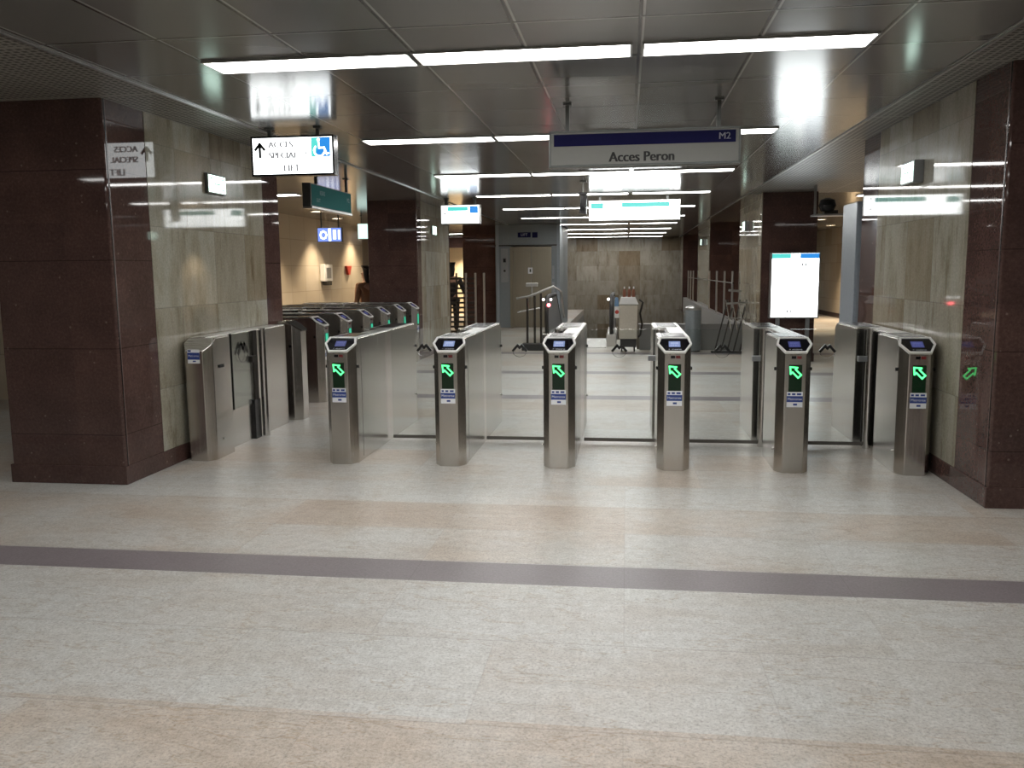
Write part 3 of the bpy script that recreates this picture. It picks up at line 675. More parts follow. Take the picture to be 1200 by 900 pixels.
# grey "Acces Peron" sign
s = empty('hanging_sign', (0.113, 6.4, 2.242)); tag(s, 'long unlit grey hanging sign with navy band reading Acces Peron', 'sign')
W, H = 0.682, 0.258
frame_box(-W, W, 0, H, 0, 0.12, 0.016).build('housing', M['signframe'], s, bevel=0.002)
MB().box((-W+0.016, 0.003, 0.016), (W-0.016, 0.008, H-0.016)).build('face', M['signgrey'], s)
MB().box((-0.645, 0.001, 0.148), (0.645, 0.004, 0.232)).build('band', M['navy'], s)
text('lettering', [('Acces Peron', 0.098, (-0.012, 0.002, 0.062), 'CENTER', 0.93)], M['letterdark'], s, XP, ZP, -YP, 0.004)
text('line_number', [('M2', 0.066, (0.568, 0.0005, 0.190), 'CENTER', 1.0)], M['lettergrey'], s, XP, ZP, -YP, 0.0012)
hang(s, (-0.55, 0.53), H, CZ-2.242, 0.06, 0.014)
# lit "Acces Special" sign
s = empty('lift_sign', (-2.765, 7.03, 2.305)); tag(s, 'lit white hanging sign with arrow and blue wheelchair square reading Acces Special Lift', 'sign')
W, H = 0.36, 0.325
frame_box(-W, W, 0, H, 0, 0.1, 0.016).build('housing', M['black'], s)
MB().box((-W+0.012, 0.003, 0.012), (W-0.012, 0.008, H-0.012)).build('face', M['signlit'], s)
text('lettering', [('ACCES', 0.07, (-0.205, 0.001, 0.252), 'LEFT'), ('SPECIAL', 0.07, (-0.205, 0.001, 0.165), 'LEFT'), ('LIFT', 0.078, (-0.01, 0.001, 0.06), 'CENTER')], M['fainttext'], s, XP, ZP, -YP, 0.0045)
a = MB(); a.bars([(0, -0.055), (0, 0.05)], 0.022, (-0.282, 0.003, 0.213), XP, ZP, -YP, 0.003); a.bars([(-0.038, 0.005), (0, 0.05), (0.038, 0.005)], 0.022, (-0.282, 0.003, 0.213), XP, ZP, -YP, 0.003)
a.build('arrow', M['letterdark'], s)
p = MB().box((0.165, 0.001, 0.15), (0.327, 0.004, 0.305)).build('wheelchair_square', M['bandblue'], s)
MB().prism([(0.165, 0.15), (0.2, 0.15), (0.235, 0.305), (0.165, 0.305)], (0, 0.001, 0), XP, ZP, -YP, 0.001).build('square_edge', M['bandcyan'], p)
wc = MB(); o_ = (0.235, 0.0, 0.21)
wc.bars([(0.045*math.cos(t), -0.012+0.045*math.sin(t)) for t in [PI*0.75+i*PI*1.2/10 for i in range(11)]], 0.012, o_, XP, ZP, -YP, 0.002)
wc.bars([(-0.005, 0.055), (0.0, 0.01), (0.042, 0.01), (0.062, -0.04), (0.078, -0.035)], 0.013, o_, XP, ZP, -YP, 0.002)
wc.prism([(-0.006+0.013*math.cos(t), 0.075+0.013*math.sin(t)) for t in [i*PI/5 for i in range(10)]], o_, XP, ZP, -YP, 0.002)
wc.build('wheelchair', M['signlit'], p)
MB().box((0.11, 0.001, 0.175), (0.123, 0.004, 0.19)).box((0.137, 0.001, 0.175), (0.15, 0.004, 0.19)).build('dots', M['marks'], s)
hang(s, (-0.21, 0.21), H, CZ-2.305, 0.05, 0.014)
# two lit signs further back
def lit_sign(name, x0, x1, y, z0, z1, label, long):
    W = (x1-x0)/2; H = z1-z0
    s = empty(name, ((x0+x1)/2, y, z0)); tag(s, label, 'sign', 'lit signs hung above the far end of the passage')
    frame_box(-W, W, 0, H, 0, 0.14, 0.014).build('housing', M['trimalu'], s)
    MB().box((-W+0.014, 0.002, 0.014), (W-0.014, 0.008, H-0.014)).build('face', M['signlitfar'], s)
    bd = MB()
    if long:
        bd.box((-W+0.04, 0.0, H*0.6), (-W+0.24, 0.003, H*0.88)); bd.box((-0.2, 0.0, H*0.66), (W-0.17, 0.003, H*0.88))
    else: bd.box((-W+0.12, 0, H*0.68), (W-0.2, 0.003, H*0.9))
    bd.build('band', M['bandteal'], s)
    mk = MB()
    if long:
        for a in ((-W+0.06, 0.05), (W-0.12, 0.06), (W-0.12, H-0.1)): mk.bars([(a[0], a[1]), (a[0], a[1]+0.06), (a[0]+0.025, a[1]+0.04)], 0.014, (0, 0.002, 0), XP, ZP, -YP, 0.002)
    else:
        mk.bars([(-W+0.07, 0.1), (-W+0.07, 0.19)], 0.018, (0, 0.002, 0), XP, ZP, -YP, 0.002); mk.bars([(-W+0.045, 0.16), (-W+0.07, 0.19), (-W+0.095, 0.16)], 0.014, (0, 0.002, 0), XP, ZP, -YP, 0.002)
    mk.build('marks', M['marks'], s)
    if not long: MB().box((W-0.17, 0, H*0.55), (W-0.03, 0.003, H*0.92)).build('blue_square', M['bandblue'], s)
    hang(s, (-W*0.75, W*0.72), H, CZ-z0, 0.07, 0.018)
lit_sign('direction_sign', -3.065, -2.405, 14.2, 2.275, 2.59, 'small lit white hanging sign with teal band, next to the far left pillar', False)
lit_sign('direction_sign', -0.62, 0.845, 14.2, 2.285, 2.61, 'wide lit white hanging sign with teal band, behind the grey Acces Peron sign', True)
# teal sign over the side row, facing the passage
s = empty('teal_sign', (-3.6, 10.4, 2.25)); tag(s, 'unlit teal hanging sign seen at a slant above the side row of gates', 'sign')
MB().box((-0.1, -0.74, 0), (0, 0.74, 0.275)).build('housing', M['signframe'], s, bevel=0.003)
MB().box((-0.002, -0.715, 0.022), (0.004, 0.715, 0.262)).build('face', M['teal'], s)
MB().box((-0.1, -0.74, -0.012), (0.012, 0.74, 0.012)).build('lower_edge', M['trimalu'], s)
text('lettering', [('IESIRE', 0.07, (0.005, -0.36, 0.18), 'CENTER'), ('EXIT', 0.06, (0.005, -0.5, 0.09), 'CENTER'), ('M2', 0.08, (0.005, 0.6, 0.17), 'CENTER')], M['tealtxt'], s, YP, ZP, XP)
hang(s, (-0.55, 0.55), 0.275, 2.694-2.25, 0, 0.016, YP)
# small lit blue sign and pale lit sign in the left hall
s = empty('blue_sign', (-5.62, 16.0, 2.08)); tag(s, 'small backlit blue sign with white symbols in the left side hall', 'sign')
MB().box((-0.24, 0, 0), (0.24, 0.08, 0.27)).build('housing', M['signframe'], s); MB().box((-0.23, -0.003, 0.01), (0.23, 0.002, 0.26)).build('face', M['bluesign'], s)
k = MB(); k.box((-0.02, -0.006, 0.02), (0.03, -0.003, 0.25)); k.bars([(0.06*math.cos(t)-0.12, 0.13+0.07*math.sin(t)) for t in [i*PI/4 for i in range(8)]], 0.03, (0, -0.003, 0), XP, ZP, -YP, 0.003, closed=True)
k.box((0.07, -0.006, 0.05), (0.13, -0.003, 0.22)); k.box((0.17, -0.006, 0.05), (0.21, -0.003, 0.22)); k.build('symbols', M['bluesignw'], s)
hang(s, (-0.17, 0.17), 0.27, 2.694-2.08, 0.04, 0.012)
s = empty('pale_sign', (-5.45, 18.0, 2.2)); tag(s, 'pale lit sign half hidden by the far left pillar', 'sign')
MB().box((-0.25, 0, 0), (0.25, 0.08, 0.33)).build('housing', M['trimalu'], s); MB().box((-0.24, -0.003, 0.01), (0.24, 0.002, 0.32)).build('face', M['paleglow'], s)
hang(s, (-0.17, 0.17), 0.33, 2.694-2.2, 0.04, 0.012)

# exit signs on the pillar faces
def exit_sign(dp, hw):
    r = empty('exit_sign', (0, 0, 0))
    MB().box((0, -hw, -0.085), (dp, hw, 0.085)).build('housing', M['signframe'] if dp < 0.05 else M['alu'], r, bevel=0.004)
    fc = MB().box((dp-0.002, -hw+0.014, -0.071), (dp+0.004, hw-0.014, 0.071)).build('face', M['exitlit'], r)
    k = MB()
    for sg in (-1, 1): k.bars([(sg*hw*0.5, 0.045), (sg*hw*0.76, 0.045), (sg*hw*0.76, -0.045), (sg*hw*0.5, -0.045)], 0.009, (dp+0.004, 0, 0), YP, ZP, XP, 0.002)
    k.bars([(-0.05, 0), (0.05, 0)], 0.01, (dp+0.004, 0, 0), YP, ZP, XP, 0.002); k.build('green_marks', M['exitgreen'], fc)
    return r
exl, exr = exit_sign(0.03, 0.165), exit_sign(0.075, 0.15)
for i, (x, y, z, left, lab) in enumerate(((LX+0.002, 7.2, 2.265, 1, 'lit exit box on the near left pillar above the plain gate'), (RX-0.002, 7.2, 2.225, 0, 'lit exit box on the near right pillar'),
        (-3.505, 15.55, 2.24, 1, 'small lit exit box on the far left pillar'), (2.128, 15.9, 2.24, 0, 'small lit exit box on the pillar behind the light poster'),
        (2.128, 24.8, 2.24, 0, 'tiny lit exit box on the farthest pillar to the right of the escalator'))):
    o = (exl if i == 0 else copy_tree(exl)) if left else (exr if i == 1 else copy_tree(exr))
    o.location = (x, y, z); o.rotation_euler = (0, 0, 0 if left else PI); tag(o, lab, 'exit sign', 'exit boxes on the pillars')

# ------------------------------------------------------------------ light-box poster on legs
s = empty('poster_lightbox', (2.63, 14.16, 0)); tag(s, 'bright white poster light box on two legs before the far right pillar', 'light box')
frame_box(-0.375, 0.375, 0.71, 1.745, -0.06, 0.08, 0.018).build('housing', M['trimalu'], s)
MB().box((-0.357, -0.058, 0.728), (0.357, -0.053, 1.727)).build('poster', M['signlitfar'], s)
k = MB(); k.box((-0.357, -0.0595, 1.65), (-0.07, -0.057, 1.725)); k.build('header', M['bandteal'], s)
k = MB(); k.box((0.07, -0.0595, 1.65), (0.357, -0.057, 1.725)); k.build('header', M['bandblue'], s)['label'] = 'blue header patch'
k = MB()
for (x, z, ww) in ((0.09, 1.53, 0.03), (0.14, 1.53, 0.03), (-0.1, 1.2, 0.06), (0.02, 1.2, 0.07), (-0.12, 0.8, 0.03), (-0.06, 0.8, 0.025)): k.box((x, -0.0595, z), (x+ww, -0.057, z+(0.045 if ww < 0.04 else 0.008)))
k.build('marks', M['marks'], s)
for x in (-0.24, 0.22): MB().box((x-0.03, -0.02, 0), (x+0.03, 0.02, 0.71)).box((x-0.05, -0.12, 0), (x+0.05, 0.12, 0.015)).build('leg', M['alu'], s)

# blue-grey cabinet beyond the right pillar
s = empty('control_cabinet', (2.47, 9.25, 0)); tag(s, 'tall blue-grey metal cabinet behind the near right pillar', 'cabinet')
MB().box((-0.21, -0.2, 0.08), (0.3, 0.35, 2.15)).build('body', M['bluegrey'], s, bevel=0.008)
MB().box((-0.19, -0.18, 0), (0.28, 0.33, 0.08)).build('plinth', M['darkrub'], s)
MB().box((-0.19, -0.206, 0.12), (0.28, -0.2, 2.1)).build('door', M['bluegrey'], s, bevel=0.002)

# ------------------------------------------------------------------ cctv cameras
def cctv(loc, ztop, lab, flip=1):
    s = empty('security_camera', loc); tag(s, lab, 'security camera')
    MB().cyl((0, 0, ztop-loc[2]), (0, 0, 0.08), 0.012).lathe([(0.05, ztop-loc[2]-0.015), (0.05, ztop-loc[2])]).build('bracket', M['trimalu'], s)
    b = MB(); b.prism([(-0.05, -0.13), (0.05, -0.15), (0.055, 0.12), (-0.02, 0.14)], (0, 0, -0.03), XP, ZP, -YP, 0.10); b.box((-0.055, -0.13, 0.08), (0.06, 0.03, 0.11)); b.build('body', M['black'], s, bevel=0.006)
    MB().cyl((0.0, -0.10, -0.10), (0, -0.125, -0.11), 0.03).build('lens', M['blackgloss'], s)
    return s
cctv((-0.60, 12.0, 2.43), CZ, 'dark security camera hung from the ceiling left of the wide lit sign')
s = empty('camera_shelf', (2.9, 13.2, 2.2)); tag(s, 'dark camera unit on a pale bracket shelf at the top of the far right pillar', 'security camera')
MB().box((-0.2, -0.05, 0.05), (0.5, 0.25, 0.075)).box((-0.2, 0.0, 0.05), (-0.17, 0.03, 0.49)).build('shelf', M['trimalu'], s)
b = MB(); b.lathe([(0.02, 0.10), (0.09, 0.12), (0.125, 0.2), (0.1, 0.28), (0.03, 0.31)], (0.0, 0.08, 0), 18); b.build('dome', M['black'], s, smooth=True)
MB().box((-0.05, 0.02, 0.075), (0.14, 0.14, 0.13)).build('base', M['darkmetal'], s)

# ------------------------------------------------------------------ lift
s = empty('lift', (-2.59, 22.6, 0)); tag(s, 'blue-grey lift shaft with bronze sliding doors at the end of the passage', 'lift')
k = MB(); k.box((-0.84, 0, 0), (-0.39, 3, 2.69)); k.box((0.64, 0, 0), (0.86, 3, 2.69)); k.box((-0.39, 0, 2.14), (0.64, 3, 2.69)); k.box((-0.39, 0.5, 0), (0.64, 3, 2.14)); k.build('shaft', M['liftsteel'], s)
for x in (-0.78, 0.82): MB().box((x-0.035, -0.04, 0), (x+0.035, 0.0, 2.69)).build('edge_post', M['bluegrey'], s)
MB().box((-0.84, -0.02, 2.14), (0.86, 0.0, 2.17)).build('ledge', M['darkmetal'], s)
fr = MB(); fr.box((-0.45, -0.03, 0), (-0.37, 0.06, 2.12)); fr.box((0.58, -0.03, 0), (0.64, 0.06, 2.12)); fr.box((-0.37, -0.03, 2.03), (0.58, 0.06, 2.12)); fr.build('door_frame', M['liftdoor'], s)
for a, b_ in ((-0.37, 0.1), (0.105, 0.58)): MB().box((a, 0.03, 0.01), (b_-0.004, 0.06, 2.03)).build('door_leaf', M['liftdoor'], s)
MB().box((0.02, 0.024, 1.42), (0.14, 0.03, 1.58)).build('notice', M['stickw'], s)
MB().box((0.06, 0.022, 1.46), (0.1, 0.026, 1.54)).build('notice_mark', M['letterdark'], s)
pn = MB().box((-0.69, -0.02, 1.2), (-0.5, 0.0, 2.08)).build('call_panel', M['alu'], s)
MB().box((-0.63, -0.026, 1.72), (-0.56, -0.02, 1.82)).build('indicator', M['black'], pn); MB().cyl((-0.595, -0.03, 1.5), (-0.595, -0.02, 1.5), 0.03).build('button', M['darkmetal'], pn)
sg = MB().box((-0.24, -0.03, 2.36), (0.1, -0.02, 2.49)).box((0.14, -0.03, 2.35), (0.28, -0.02, 2.49)).build('sign_plate', M['navy'], s)
text('lettering', [('LIFT', 0.1, (-0.07, -0.031, 2.425), 'CENTER')], M['lettergrey'], sg, XP, ZP, -YP)
MB().box((0.66, -0.03, 1.28), (0.71, 0, 1.62)).box((0.66, -0.03, 0.8), (0.71, 0, 1.2)).build('side_indicator', M['alu'], s)

# ------------------------------------------------------------------ escalator
s = empty('escalator', (-0.93, 17.0, 0)); tag(s, 'escalator going down behind the gates, with black handrails and a red lamp', 'escalator')
MB().box((-0.55, -0.35, 0.0), (0.55, 1.72, 0.018)).build('landing_plate', M['steeltop'], s)
stp = MB(); y0, z0 = 1.72, 0.0
for k in range(26):
    y = y0+0.02+k*0.4; z = -0.03-max(0, k-1)*0.2
    stp.box((-0.5, y, z-0.22), (0.5, y+0.4, z))
stp.build('steps', M['darkmetal'], s)
for sx in (-1, 1):
    x = sx*0.64; prof = [(0.1, 0.0), (0.1, 0.72), (0.22, 0.90), (0.4, 0.93), (2.1, 0.93), (9.5, -2.77), (9.5, -3.9), (2.1, 0.0)]
    bl = MB().prism(prof, (x-0.03, 0, 0), YP, ZP, XP, 0.06).build('balustrade', M['alu'], s)
    arc = [(x, 0.3, 0.16)] + [(x, 0.35-0.36*math.sin(t), 0.58-0.40*math.cos(t)) for t in [i*PI/10 for i in range(11)]] + [(x, 2.05, 0.98), (x, 9.5, -2.74)]
    MB().tube(arc, 0.042, 10).build('handrail', M['darkrub'], bl, smooth=True)
    sk_ = MB().box((x-0.1, -0.02, 0), (x+0.1, 2.0, 0.25)).build('skirt', M['steel'], bl, bevel=0.01)
    if sx < 0:
        MB().cyl((x+0.045, 0.02, 0.82), (x+0.045, 0.0, 0.82), 0.035).build('red_lamp', M['red'], bl)
    MB().cyl((x-0.06, 0.0, 0.93), (x-0.06, -0.02, 0.93), 0.025).cyl((x+0.09, 0.0, 0.93), (x+0.09, -0.02, 0.93), 0.025).build('newel_glint', M['wglint'], bl)  # glowing discs imitate the white highlights on the newel tops

# guide rail with a slanting bar on a dark foot
s = empty('guide_rail', (-1.72, 16.2, 0)); tag(s, 'metal guide rail with slanting top bar on a dark foot before the escalator', 'railing')
MB().box((-0.24, -0.14, 0), (0.26, 0.14, 0.13)).build('foot', M['darkrub'], s, bevel=0.01)
for x in (-0.14, 0.0, 0.12): MB().cyl((x, 0, 0.13), (x, 0, 1.03+x*0.35), 0.022, 10).build('post', M['darkmetal'], s)
MB().tube([(-0.35, 0, 0.98), (-0.1, 0, 1.02), (0.36, 0, 1.2), (0.5, 0.1, 1.1), (0.54, 0.3, 0.6)], 0.02, 10).build('top_bar', M['trimalu'], s, smooth=True)
MB().tube([(-0.33, 0, 0.72), (0.1, 0, 0.80)], 0.015, 8).build('lower_bar', M['trimalu'], s)
MB().box((-0.16, -0.05, 1.2), (0.06, 0.05, 1.27)).cyl((-0.05, 0, 1.0), (-0.05, 0, 1.2), 0.015).build('head', M['trimalu'], s, bevel=0.008)

# cleaning cart
s = empty('cleaning_cart', (0.03, 15.95, 0)); tag(s, 'pale upright cleaning cart with bottles in its top tray, beside the escalator', 'cart')
MB().box((-0.16, -0.1, 0.24), (0.17, 0.35, 0.86)).build('body', M['cream'], s, bevel=0.015)
MB().box((-0.14, -0.08, 0.09), (0.15, 0.33, 0.24)).build('base', M['darkrub'], s)
for x in (-0.11, 0.12):
    for y in (-0.04, 0.29): MB().cyl((x-0.015, y, 0.045), (x+0.015, y, 0.045), 0.045).build('wheel', M['black'], s)
MB().prism([(-0.17, 0.87), (0.19, 0.87), (0.13, 1.0), (-0.13, 1.0)], (0, 0.3, 0), XP, ZP, -YP, 0.38).build('tray', M['white'], s, bevel=0.004)
MB().tube([(0.2, 0.1, 0.95), (0.27, 0.1, 0.9), (0.22, 0.1, 0.7), (0.26, 0.1, 0.5), (0.23, 0.1, 0.3), (0.19, 0.1, 0.26)], 0.02, 8).build('chain', M['darkmetal'], s)
MB().box((-0.245, 0, 0.62), (-0.16, 0.12, 0.83)).build('side_bin', M['white'], s, bevel=0.01)
MB().cyl((-0.203, -0.006, 0.73), (-0.203, 0.0, 0.73), 0.036).build('red_mark', M['redpaint'], s)
bt = None
for i, (x, nm) in enumerate(((-0.07, 'leftmost'), (0.02, 'middle'), (0.1, 'rightmost'))):
    if bt is None:
        bt = empty('bottle', (0, 0, 0)); MB().lathe([(0.028, 0), (0.03, 0.02), (0.03, 0.11), (0.012, 0.15)], n=12).build('bottle_body', M['bottle'], bt, smooth=True); MB().lathe([(0.013, 0.15), (0.013, 0.19)], n=10).build('cap', M['white'], bt)
        o = bt
    else: o = copy_tree(bt)
    o.location = (0.03+x, 16.06, 1.0); tag(o, f'{nm} of three red-brown bottles on the cleaning cart', 'bottle', 'bottles on the cleaning cart')
cl = MB(); cl.prism([(-0.05, 0), (0.03, 0), (0.035, 0.05), (0.02, 0.16), (-0.03, 0.17)], (-0.175, 16.06, 0.831), XP, ZP, -YP, 0.10)
tag(cl.build('cleaning_cloth', M['bluecloth'], bevel=0.012), 'blue cloth heaped on the side bin of the cleaning cart', 'cloth')

# parapet and stairwell rails on the right
struct(MB().box((0.25, 16.3, 0), (2.12, 16.42, 0.46)).box((0.23, 16.27, 0.46), (2.12, 16.45, 0.49)).build('wall_parapet', M['parapet']))
struct(MB().box((2.0, 16.45, 0), (2.125, 31.3, 0.5)).build('wall_parapet.001', M['parapet']))
s = empty('litter_bin', (1.21, 16.0, 0)); tag(s, 'pale grey metal bin standing at the stair parapet', 'bin')
MB().lathe([(0.135, 0.02), (0.145, 0.04), (0.145, 0.76), (0.13, 0.78)], n=24).build('body', M['liftsteel'], s, smooth=True)
MB().lathe([(0.15, 0.76), (0.15, 0.80), (0.10, 0.83), (0.03, 0.84)], n=24).build('lid', M['trimalu'], s, smooth=True); MB().lathe([(0.13, 0), (0.13, 0.02)], n=20).build('base', M['darkrub'], s)
for i, (x, y, lab) in enumerate(((1.62, 19.0, 'left'), (1.82, 19.0, 'right'))): pass
s = empty('stair_railing', (2.06, 19.0, 0.5)); tag(s, 'thin upright metal rail posts on the stair parapet at the right', 'railing')
for k, y in enumerate((-1.6, -0.2, 1.4, 3.2, 8.5, 9.6, 10.7)): MB().cyl((0, y, 0), (0, y, 0.95), 0.022, 10).build('post', M['trimalu'], s, smooth=True)
MB().tube([(0, -1.7, 0.72), (0, 10.8, 0.72)], 0.012, 8).build('rail', M['darkmetal'], s)

# folded scissor barrier
s = empty('folding_barrier', (1.86, 15.75, 0)); tag(s, 'folded metal scissor barrier leaning near the far right pillar', 'barrier')
fb = MB()
for k in range(5):
    x = -0.28+k*0.11
    fb.tube([(x, 0, 0.03), (x+0.22, 0.05, 0.95)], 0.013, 8); 
fb.build('bars', M['darkmetal'], s)
fb = MB()
for k in range(5):
    x = -0.1+k*0.11
    fb.tube([(x, 0.03, 0.95), (x+0.1, 0.0, 0.4)], 0.011, 8)
fb.build('cross_bars', M['chrome'], s)
MB().tube([(-0.06, 0, 1.12), (0.16, 0, 1.1)], 0.02, 8).tube([(0.0, 0, 1.1), (0.02, 0, 0.8)], 0.012, 8).build('handle', M['trimalu'], s)
MB().tube([(-0.08, 0.03, 0.88), (0.28, 0.03, 0.9)], 0.018, 8).tube([(-0.08, 0.05, 0.62), (0.24, 0.04, 0.62)], 0.014, 8).build('cross_rail', M['trimalu'], s)
MB().box((-0.34, -0.06, 0), (0.3, 0.1, 0.03)).build('foot', M['darkrub'], s)

# ------------------------------------------------------------------ bar fence left of the lift
s = empty('bar_fence', (-3.6, 19.5, 0)); tag(s, 'tall metal bar fence with horizontal rungs between the far left pillars', 'fence')
for x in (-0.5, -0.27, -0.05, 0.17, 0.37): MB().cyl((x, 0, 0), (x, 0, 1.46), 0.024 if x > -0.2 else 0.02, 10).build('post', M['trimalu'] if x > -0.2 else M['darkmetal'], s, smooth=True)
rg = MB()
for k in range(12): rg.box((-0.62, -0.012, 0.1+k*0.11), (0.17, 0.012, 0.145+k*0.11))
rg.build('rungs', M['darkmetal'], s)

# warm lit room seen through the gap
struct(MB().box((-7.0, 30.0, 0), (-4.0, 30.2, 2.69)).build('wall_passage', M['warmwall']))
struct(MB().box((-7.0, 28.6, 2.28), (-3.9, 28.8, 2.69)).build('wall_passage_header', M['dark']))

# ------------------------------------------------------------------ things on the beige wall and downlights
s = empty('wall_phone_box', (WL, 19.3, 1.25)); tag(s, 'white rectangular wall box on the beige wall of the left hall', 'wall box')
MB().box((0, -0.26, 0.05), (0.12, 0.28, 0.44)).build('body', M['white'], s, bevel=0.015); MB().box((0.12, -0.15, 0.12), (0.126, 0.15, 0.36)).build('panel', M['alu'], s); MB().box((0.02, -0.16, -0.04), (0.13, 0.16, 0.05)).build('tray', M['black'], s)
s = MB(); s.prism([(-0.2, 0.22), (0.2, 0.22), (0.06, 0.0), (-0.06, 0.0)], (WL, 21.0, 1.44), YP, ZP, XP, 0.06)
tag(s.build('fire_point_sign', M['redpaint'], bevel=0.004), 'small red wedge-shaped sign on the beige wall beside the doorway', 'sign')
def downlight(x, y, z, lab, power, spot=True):
    s = empty('downlight', (x, y, z)); tag(s, lab, 'downlight', 'round recessed downlights')
    rg = MB(); rg.tube([(0.115*math.cos(t), 0.115*math.sin(t), -0.008) for t in [i*PI/10 for i in range(20)]], 0.014, 6, closed=True); rg.build('ring', M['white'], s, smooth=True)
    MB().lathe([(0.105, -0.012), (0.105, 0.0)], n=20).build('lens', M['lampw'], s)
    L = bpy.data.lights.new('downlight_beam', 'SPOT'); L.energy = power; L.color = (1, 0.8, 0.56); L.spot_size = math.radians(105); L.spot_blend = 0.7; L.shadow_soft_size = 0.1
    lo = bpy.data.objects.new('downlight_beam', L); COL.objects.link(lo); lo.location = (x, y, z-0.03)
downlight(-6.0, 16.4, 2.694, 'nearer round downlight of the left hall ceiling, by the teal sign', 330)
downlight(-6.35, 18.6, 2.694, 'farther round downlight of the left hall ceiling, above the blue sign', 330)
downlight(-6.5, 21.3, 2.694, 'round downlight at the end of the left hall beside the doorway', 280)
downlight(4.75, 22.4, 2.694, 'nearer round downlight of the right hall', 500)
downlight(5.7, 25.6, 2.694, 'farther round downlight of the right hall close to its beige wall', 700)
downlight(-5.4, 29.2, 2.694, 'round downlight washing the cream wall behind the bar fence', 850)

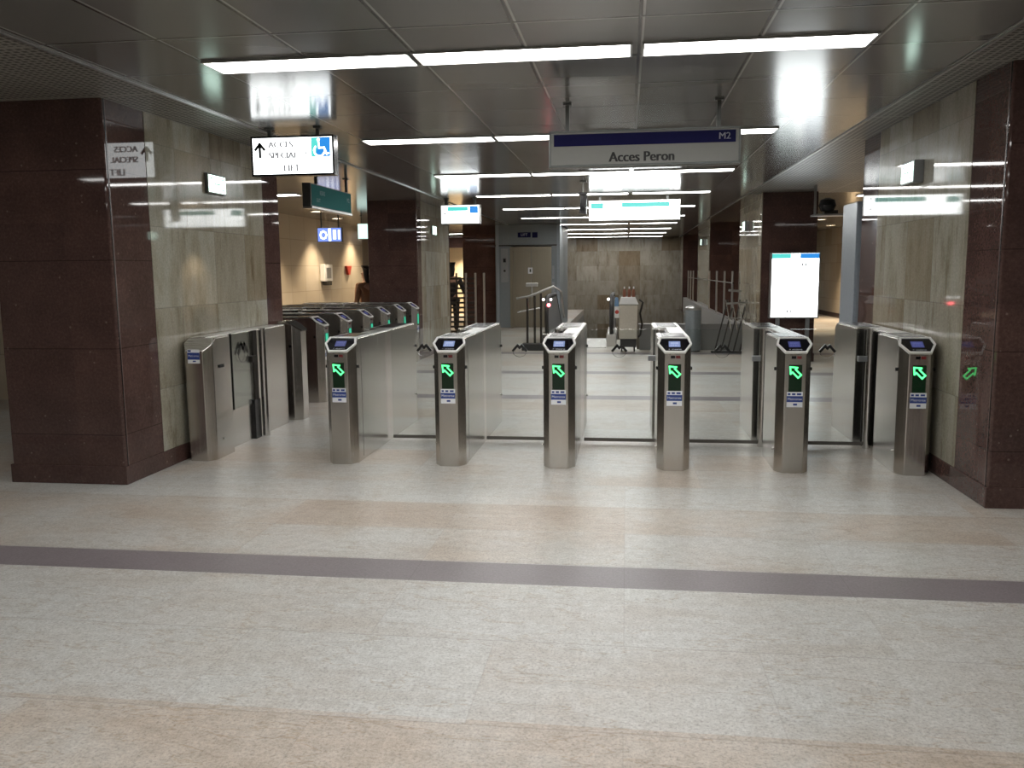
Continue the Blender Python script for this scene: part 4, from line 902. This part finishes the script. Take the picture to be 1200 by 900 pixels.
# ------------------------------------------------------------------ two people far back
def skinned(name, joints, edges, mat, parent, sub=2):
    me = bpy.data.meshes.new(name); me.from_pydata([j[0] for j in joints], edges, [])
    o = bpy.data.objects.new(name, me); COL.objects.link(o)
    md = o.modifiers.new('skin', 'SKIN'); md.use_smooth_shade = True
    for k, j in enumerate(joints):
        r = j[1]; me.skin_vertices[0].data[k].radius = r if isinstance(r, tuple) else (r, r); me.skin_vertices[0].data[k].use_root = (k == 0)
    sb = o.modifiers.new('sub', 'SUBSURF'); sb.levels = sub; sb.render_levels = sub
    dg = bpy.context.evaluated_depsgraph_get(); dg.update()
    me2 = bpy.data.meshes.new_from_object(o.evaluated_get(dg)); bpy.data.objects.remove(o)
    me2.materials.clear(); me2.materials.append(mat)
    o = bpy.data.objects.new(name, me2); COL.objects.link(o); o.parent = parent
    return o
def person(loc, rz, label, top, hsc=1.0):
    p = empty('person', loc, rz); p.scale = (hsc,)*3; tag(p, label, 'person')
    # faces -Y; right arm hangs, left arm reaches forward and down
    J = [((0, 0, 0.92), (0.14, 0.1)), ((0, 0.0, 1.12), (0.12, 0.09)), ((0, 0.01, 1.32), (0.15, 0.1)), ((0, 0.0, 1.44), (0.055, 0.055)), ((0, -0.01, 1.52), (0.052, 0.055)), ((0, -0.02, 1.60), (0.075, 0.09)), ((0, -0.02, 1.70), (0.066, 0.08)),
         ((0.1, 0, 0.86), 0.09), ((0.1, -0.01, 0.48), 0.06), ((0.1, 0.02, 0.09), 0.042), ((0.1, -0.13, 0.04), 0.035),
         ((-0.1, 0, 0.86), 0.09), ((-0.1, -0.01, 0.48), 0.06), ((-0.1, 0.02, 0.09), 0.042), ((-0.1, -0.13, 0.04), 0.035),
         ((0.19, 0, 1.38), 0.055), ((0.24, 0.02, 1.1), 0.042), ((0.24, -0.08, 0.86), 0.032), ((0.24, -0.1, 0.79), (0.035, 0.02)),
         ((-0.19, 0, 1.38), 0.055), ((-0.25, -0.12, 1.14), 0.042), ((-0.27, -0.32, 1.0), 0.032), ((-0.27, -0.39, 0.96), (0.035, 0.02))]
    E = [(0, 1), (1, 2), (2, 3), (3, 4), (4, 5), (5, 6), (0, 7), (7, 8), (8, 9), (9, 10), (0, 11), (11, 12), (12, 13), (13, 14), (2, 15), (15, 16), (16, 17), (17, 18), (2, 19), (19, 20), (20, 21), (21, 22)]
    base = len(J)
    for (root, hx, hy, hz, sgn) in ((18, 0.24, -0.1, 0.79, 1), (22, -0.27, -0.39, 0.96, -1)):
        dirv = Vector((0, -0.15, -1)) if sgn > 0 else Vector((0, -0.85, -0.5))
        dirv.normalize()
        for q, ln in enumerate((0.07, 0.08, 0.085, 0.07)):
            off = (q-1.5)*0.019; a = Vector((hx+off, hy, hz))
            J.append((tuple(a+dirv*0.035), 0.009)); J.append((tuple(a+dirv*(0.035+ln*0.55)), 0.008)); J.append((tuple(a+dirv*(0.035+ln*0.85)+Vector((0, 0.0, -0.018 if sgn < 0 else 0))+Vector((0, -0.018 if sgn > 0 else 0, 0))), 0.007))
            k = len(J); E += [(root, k-3), (k-3, k-2), (k-2, k-1)]
        a = Vector((hx-sgn*0.03, hy-0.02, hz)); J.append((tuple(a), 0.01)); J.append((tuple(a+dirv*0.04+Vector((-sgn*0.015, -0.01, 0))), 0.008)); k = len(J); E += [(root, k-2), (k-2, k-1)]
    body = skinned('body', J, E, M['skin'], p, 1)
    c = 1.18
    jt = [((0, 0, 0.86), (0.17, 0.125)), ((0, 0, 1.12), (0.145, 0.11)), ((0, 0.01, 1.32), (0.175, 0.12)), ((0, 0.0, 1.45), (0.075, 0.07)), ((0.2, 0, 1.38), 0.075), ((0.25, 0.02, 1.1), 0.06), ((0.245, -0.07, 0.88), 0.048), ((-0.2, 0, 1.38), 0.075), ((-0.26, -0.12, 1.14), 0.06), ((-0.27, -0.3, 1.01), 0.048)]
    skinned('coat', jt, [(0, 1), (1, 2), (2, 3), (2, 4), (4, 5), (5, 6), (2, 7), (7, 8), (8, 9)], top, p)
    skinned('trousers', [((0, 0, 0.9), (0.16, 0.12)), ((0.1, 0, 0.82), 0.105), ((0.1, -0.01, 0.48), 0.08), ((0.1, 0.02, 0.1), 0.065), ((-0.1, 0, 0.82), 0.105), ((-0.1, -0.01, 0.48), 0.08), ((-0.1, 0.02, 0.1), 0.065)], [(0, 1), (1, 2), (2, 3), (0, 4), (4, 5), (5, 6)], M['cloth'], p)
    for sx in (-0.1, 0.1): MB().box((sx-0.05, -0.2, 0), (sx+0.05, 0.08, 0.08)).build('shoe', M['black'], p, bevel=0.02)
    skinned('hair', [((0, 0.03, 1.68), (0.098, 0.1)), ((0, 0.05, 1.73), (0.075, 0.085)), ((0, 0.085, 1.56), (0.095, 0.06)), ((0, 0.1, 1.42), (0.085, 0.045))], [(0, 1), (0, 2), (2, 3)], M['hair'], p)
    # face
    fc = MB()
    for sx in (-0.03, 0.03): fc.lathe([(0.002, -0.01), (0.012, 0), (0.002, 0.01)], (sx, -0.108, 1.635), 8)
    fc.build('eyes', M['black'], p)
    MB().prism([(-0.012, 0), (0.012, 0), (0.004, 0.045), (-0.004, 0.045)], (0, -0.095, 1.585), XP, ZP, -YP, 0.025).build('nose', M['skin'], p)
    MB().box((-0.022, -0.108, 1.553), (0.022, -0.09, 1.561)).build('mouth', M['redpaint'], p)
    for sx in (-1, 1): MB().box((sx*0.07, -0.03, 1.60), (sx*0.084, 0.01, 1.655)).build('ear', M['skin'], p, bevel=0.004)
    return p
person((-5.0, 16.2, 0), -2.2, 'black-haired person in a tan coat by the far left pillar behind the side gates', M['tancloth'], 0.9)
person((-4.16, 20.4, 0), PI, 'dark-haired person in black beyond the bar fence, half hidden by the far left pillar', M['cloth'], 0.95)
